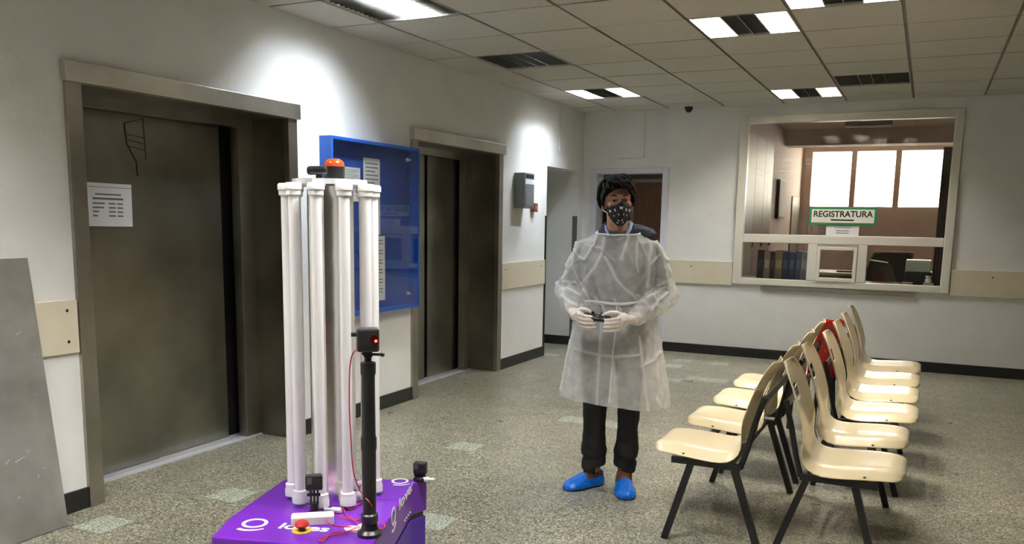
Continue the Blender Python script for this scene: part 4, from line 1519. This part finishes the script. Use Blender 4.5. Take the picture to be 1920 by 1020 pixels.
def foot(name, heel, toe, w_):
    heel, toe = Vector(heel), Vector(toe)
    d = (toe - heel)
    L_ = d.length
    d.normalize()
    x = Vector((-d.y, d.x, 0))

    def shape(g, lo=0.0, top=None):
        rs = []
        for f_, wd, h_ in ((0, .30, .065), (.03, .62, .085), (.12, .80, .098), (.25, .82, .104), (.40, .84, .098), (.55, .94, .078), (.70, 1.0, .062), (.84, .90, .050), (.94, .66, .040), (1.0, .28, .026)):
            c = heel + d * (L_ * f_)
            ring = []
            for k in range(20):
                a = 2 * math.pi * k / 20
                cx_, s_ = math.cos(a), math.sin(a)
                hh = (h_ + g) * (.5 + .5 * s_) if s_ > -1 else 0
                hh = (h_ + g) * max(0, .30 + .70 * s_) if s_ > -.43 else 0
                ring.append(c + x * ((w_ / 2 * wd + g) * math.copysign(abs(cx_) ** .75, cx_) * (1 - .25 * max(0, s_))) + Vector((0, 0, .004 + hh)))
            rs.append(ring)
        return rs
    m_ = remesh(MB().rings(shape(0)), .0045, 3)
    # opening at the ankle
    bm = bmesh.new()
    bm.from_mesh(m_)
    an = heel + d * (L_ * .30)
    kill = [f for f in bm.faces if f.calc_center_median().z > .055 and f.normal.z > .35 and abs((f.calc_center_median() - an).dot(d)) < L_ * .22 and abs((f.calc_center_median() - an).dot(x)) < w_ * .36]
    bmesh.ops.delete(bm, geom=kill, context='FACES')
    for v in bm.verts:
        p = v.co
        k_ = (p - heel).dot(d) / L_
        v.co += v.normal * (.0035 * noise.noise(Vector(((p - heel).dot(x) * 90, k_ * 6, p.z * 30))) * min(1, p.z / .015))
        v.co.z = max(v.co.z, .0)
    bm.to_mesh(m_)
    bm.free()
    link('shoe_cover', m_, COVER, ps)
    sh = MB().rings([[p + Vector((0, 0, .006)) for p in r] for r in shape(-.010)])
    sh.lathe([(.045, .02), (.046, .08), (.042, .10), (.036, .115)], an + Vector((0, 0, 0)), 16)
    link('shoe', remesh(sh, .006, 2), SHOE, ps)


foot('f', (-.045, .085, 0), (-.250, -.085, 0), .118)
foot('f', (.074, .085, 0), (.092, -.205, 0), .122)

# gown
q = MB()
rows = [(.495, .305, .205, -.01), (.56, .297, .200, -.01), (.66, .280, .190, -.012), (.78, .258, .178, -.012), (.90, .232, .165, -.01), (1.00, .212, .152, -.01), (1.06, .198, .142, -.01),
        (1.12, .200, .145, -.012), (1.20, .206, .150, -.012), (1.28, .212, .145, -.006), (1.335, .205, .125, .004), (1.375, .180, .108, .012), (1.41, .140, .092, .014), (1.435, .110, .082, .012), (1.443, .104, .079, .012)]
rs = []
for z, rx, ry, oy in rows:
    ring = []
    for k in range(64):
        a = 2 * math.pi * k / 64
        c, s = math.cos(a), math.sin(a)
        fold = 0
        if z < 1.0:
            am = (1.0 - z) / .5
            fold = am * (.010 * math.sin(5 * a + 1.1) + .007 * math.sin(11 * a + 3 * z) + .004 * math.sin(19 * a))
        e_ = .9
        zz = z
        if z < .5:
            zz = z - .02 * c + .014 * (s > 0)
        ring.append(Vector(((rx + fold) * math.copysign(abs(c) ** e_, c), oy + (ry + fold) * math.copysign(abs(s) ** e_, s), zz)))
    rs.append(ring)
q.rings(rs)
for S, E_, W_, sg in ((SHL, ELL, WRL, -1), (SHR, ELR, WRR, 1)):
    out = Vector((sg * .012, .006, -.008))
    q.tube([S + (S - E_) * .02, S.lerp(E_, .35) + out * .5, S.lerp(E_, .75) + out, E_ + out * 1.0, E_.lerp(W_, .30) + Vector((0, 0, -.012)), E_.lerp(W_, .62) + Vector((0, 0, -.006)), E_.lerp(W_, .86), W_],
           [.064, .068, .068, .070, .066, .056, .044, .033], 20)
    q.ell(S, (.064, .066, .062))
    q.ell(E_ + out, (.072, .072, .072))
gm = remesh(q, .0058, 3)


def chest(pts):
    return [((1000 + x_ / 6.373 - 1156.3) * .00288, 1.438 - (420 + y_ / 6.373 - 432) * .00293) for x_, y_ in pts]


def skirt(pts):
    return [((1020 + x_ / 2.49 - 1156.3) * .00288, 1.438 - (540 + y_ / 2.49 - 432) * .00293) for x_, y_ in pts]


FOLDS = [(chest(p_), w_) for p_, w_ in (
    ([(770, 80), (720, 250), (620, 420), (560, 400), (490, 310)], .006), ([(840, 170), (820, 350), (740, 500), (640, 640), (590, 720)], .006),
    ([(850, 380), (920, 480), (990, 620), (1090, 720), (1200, 800), (1260, 815)], .007), ([(1110, 140), (1070, 280), (1040, 400)], .008),
    ([(1210, 200), (1210, 450), (1240, 530)], .006), ([(1340, 130), (1370, 300), (1350, 480), (1350, 700)], .008),
    ([(1500, 330), (1420, 400), (1350, 470)], .006), ([(1380, 130), (1480, 300), (1560, 480), (1610, 640)], .007),
    ([(490, 330), (480, 520), (530, 640), (590, 700)], .005), ([(640, 760), (690, 890)], .005), ([(760, 850), (840, 930), (860, 1000)], .006),
    ([(980, 860), (1050, 980)], .006), ([(1170, 790), (1240, 860)], .005), ([(370, 690), (480, 690), (560, 740)], .008),
    ([(370, 770), (470, 790), (560, 830)], .008), ([(380, 850), (480, 900), (570, 950)], .008), ([(1340, 800), (1430, 740), (1580, 640)], .007),
    ([(1360, 830), (1450, 800), (1540, 740)], .006), ([(1400, 960), (1480, 860), (1600, 780)], .007), ([(580, 930), (700, 920), (900, 905), (1160, 920)], .006))]
FOLDS += [(skirt(p_), w_) for p_, w_ in (
    ([(160, 270), (330, 290), (450, 280)], .007), ([(470, 330), (520, 310), (555, 280)], .010), ([(130, 240), (100, 310)], .010),
    ([(275, 130), (272, 330), (268, 530)], .006), ([(450, 200), (480, 380), (500, 540)], .006), ([(160, 180), (120, 330), (90, 470)], .008), ([(540, 480), (562, 520)], .008))]
fold_box = [(min(q_[0] for q_ in p_) - .03, max(q_[0] for q_ in p_) + .03, min(q_[1] for q_ in p_) - .03, max(q_[1] for q_ in p_) + .03) for p_, w_ in FOLDS]


def fold_at(x_, z_):
    best = 0.0
    for (p_, w_), bx_ in zip(FOLDS, fold_box):
        if not (bx_[0] < x_ < bx_[1] and bx_[2] < z_ < bx_[3]):
            continue
        for (ax, az), (bx2, bz) in zip(p_, p_[1:]):
            dx, dz = bx2 - ax, bz - az
            t_ = max(0, min(1, ((x_ - ax) * dx + (z_ - az) * dz) / (dx * dx + dz * dz)))
            d_ = math.hypot(x_ - ax - t_ * dx, z_ - az - t_ * dz)
            best = max(best, math.exp(-(d_ / w_) ** 2))
    return best


bm = bmesh.new()
bm.from_mesh(gm)
fold_l = bm.verts.layers.float.new('fold')
for v in bm.verts:
    p = v.co.copy()
    fv = fold_at(p.x, p.z) * min(1, max(0, -v.normal.y * 2.5))
    v[fold_l] = fv
    n_ = v.normal
    amp = .016
    # long creases running down the cloth, diagonal over the chest, crumpled on the sleeves
    def rg(v_, k_):
        return max(0.0, 1 - abs(noise.noise(v_)) * k_)
    sg_ = 1 if p.x > 0 else -1
    w1 = rg(Vector((p.x * 8 + p.z * 2.0, p.y * 8, p.z * 1.6)), 5)
    w2 = rg(Vector((p.x * 7 - sg_ * p.z * 5.0 + 7, p.y * 8, p.z * 2.0)), 5)
    w4 = noise.noise(Vector((p.x * 5, p.y * 5, p.z * 3)))
    w3 = noise.noise(Vector((p.x * 24, p.y * 24, p.z * 30)))
    slv = 1 if abs(p.x) > .20 and p.z > .95 else 0
    wc = rg(Vector((p.x * 10, p.y * 12 + 3, p.z * 15 + p.x * 6)), 4) * slv
    belt = math.exp(-((p.z - 1.062) / .02) ** 2) * (1 - slv)
    lo_ = min(1, max(.45, (p.z - .45) / .5))
    d_ = .0075 * w1 * lo_ + (.0085 * w2 if p.z > 1.0 else .002 * w2) + .010 * wc + .010 * w4 + (.004 if slv else .0015) * w3 - .006 * belt
    v.co = p + n_ * (d_ + .007 * fv)
geo = bm.verts[:] + bm.edges[:] + bm.faces[:]
bmesh.ops.bisect_plane(bm, geom=geo, plane_co=(0, 0, 1.428), plane_no=(0, -.14, 1), clear_outer=True)
geo = bm.verts[:] + bm.edges[:] + bm.faces[:]
bmesh.ops.bisect_plane(bm, geom=geo, plane_co=(0, 0, .512), plane_no=(.09, 0, 1), clear_inner=True)
bm.normal_update()
bins = {}
for v in bm.verts:
    if v.is_boundary and v.co.z > 1.38:
        bins.setdefault(int((math.atan2(v.co.y - .012, v.co.x) + math.pi) / (2 * math.pi) * 32) % 32, []).append(v.co.copy())
nb = [sum(bins[k], Vector()) / len(bins[k]) for k in sorted(bins)]
nb.append(nb[0])
bm.to_mesh(gm)
bm.free()
gown = link('gown', gm, GOWN, ps)
# seams, belt and neck binding
MB().tube(nb, .0050, 6).build('neck_binding', SEAM, gown, smooth=True, world=False)
bt = [Vector((.203 * math.cos(a), -.012 + .153 * math.sin(a), 1.062 + .004 * math.sin(5 * a))) for a in [math.radians(200 + k * 7.0) for k in range(21)]]
MB().tube(bt, .0055, 6, flat=1.4).build('belt', SEAM, gown, smooth=True, world=False)
MB().tube([(.005, -.172, 1.055), (.006, -.180, .98), (-.002, -.190, .86), (-.012, -.205, .70), (-.018, -.220, .535)], [.004, .003, .003, .003, .003], 6).build('front_seam', SEAM, gown, smooth=True, world=False)


# gloves: five separate bent fingers each
def hand(m_, wrist, palm, kn, fingers, thumb):
    q = MB()
    q.tube([wrist, wrist.lerp(palm, .5), palm, palm.lerp(kn, .75)], [.029, .033, .036, .034], 16, flat=.72)
    q.ell(palm, (.036, .038, .036))
    for f_ in fingers:
        q.tube([Vector(p) for p in f_], [.0105, .0102, .0095, .0085, .0060][:len(f_)], 10)
        q.ell(f_[-1], (.0068,) * 3, 10, 8)
        q.ell(f_[1], (.0112,) * 3, 10, 8)
    q.tube([Vector(p) for p in thumb], [.017, .0135, .0115, .0100, .0065][:len(thumb)], 10)
    q.ell(thumb[-1], (.0075,) * 3, 10, 8)
    q.tube([wrist + (wrist - palm) * .9, wrist], [.033, .031], 16)
    link('glove', remesh(q, .0028, 2), LATEX, ps)


# the hand seen beside the far sleeve (person's right)
wr, pa_, kn = WRL + Vector((.0, -.012, -.002)), Vector((-.200, -.268, 1.006)), Vector((-.182, -.312, 1.000))
fing = []
for k in range(4):
    z = 1.012 - k * .0185
    o_ = (0, .004, .002, -.006)[k]
    fing.append([(-.192, -.292, z + .002), (-.178, -.326 - o_, z), (-.152, -.345 - o_, z - .004), (-.130 + .004 * k, -.338 - o_, z - .006), (-.120 + .006 * k, -.324, z - .007)])
hand('l', wr, pa_, kn, fing, [(-.196, -.262, 1.018), (-.172, -.280, 1.038), (-.150, -.296, 1.036), (-.128, -.304, 1.026)])
# the hand seen in front (person's left)
wr, pa_, kn = WRR + Vector((-.006, -.012, .0)), Vector((.040, -.286, .990)), Vector((.008, -.318, .984))
fing = []
for k in range(4):
    z = .998 - k * .0180
    o_ = (0, .004, .002, -.006)[k]
    fing.append([(.026, -.300, z), (.004, -.334 - o_, z - .002), (-.026, -.347 - o_, z - .006), (-.050 - .002 * k, -.338 - o_, z - .008), (-.058, -.324, z - .008)])
hand('r', wr, pa_, kn, fing, [(.036, -.280, 1.006), (.004, -.298, 1.024), (-.026, -.308, 1.026), (-.052, -.312, 1.018), (-.064, -.312, 1.013)])

# gamepad in the hands
gp = thing('gamepad', 'black gamepad held in white-gloved hands', 'gamepad')
pm = Matrix.Translation(PP) @ Matrix.Rotation(.326, 4, 'Z') @ Matrix.Translation((-.094, -.306, .998)) @ Matrix.Rotation(math.radians(6), 4, 'Y') @ Matrix.Rotation(math.radians(20), 4, 'X')
gp.matrix_world = pm
q = MB()
q.ell((0, 0, 0), (.058, .030, .017), 24, 14)
for s in (-1, 1):
    q.tube([(s * .040, -.012, .002), (s * .052, .008, -.004), (s * .058, .032, -.012), (s * .060, .056, -.022)], [.022, .021, .017, .011], 14)
    q.ell((s * .048, -.008, 0), (.024, .026, .018), 16, 10)
link('body', remesh(q, .003, 3), BLKP, gp)
for s in (-1, 1):
    st = MB().lathe([(.006, .010), (.006, .020), (.010, .021), (.010, .025), (.007, .026)], (s * .024, .010, 0), 14).build('thumb_stick', BLKP, gp, smooth=True, world=False)
    MB().tube([(s * .030, -.030, .006), (s * .058, -.024, .004)], .006, 8).build('shoulder_button', BLKP, gp, smooth=True, world=False)
MB().ell((.0, -.012, .016), (.006, .005, .003), 10, 6).build('centre_button', mat('silver_button', (.35, .36, .38), .3, .8), gp, smooth=True, world=False)
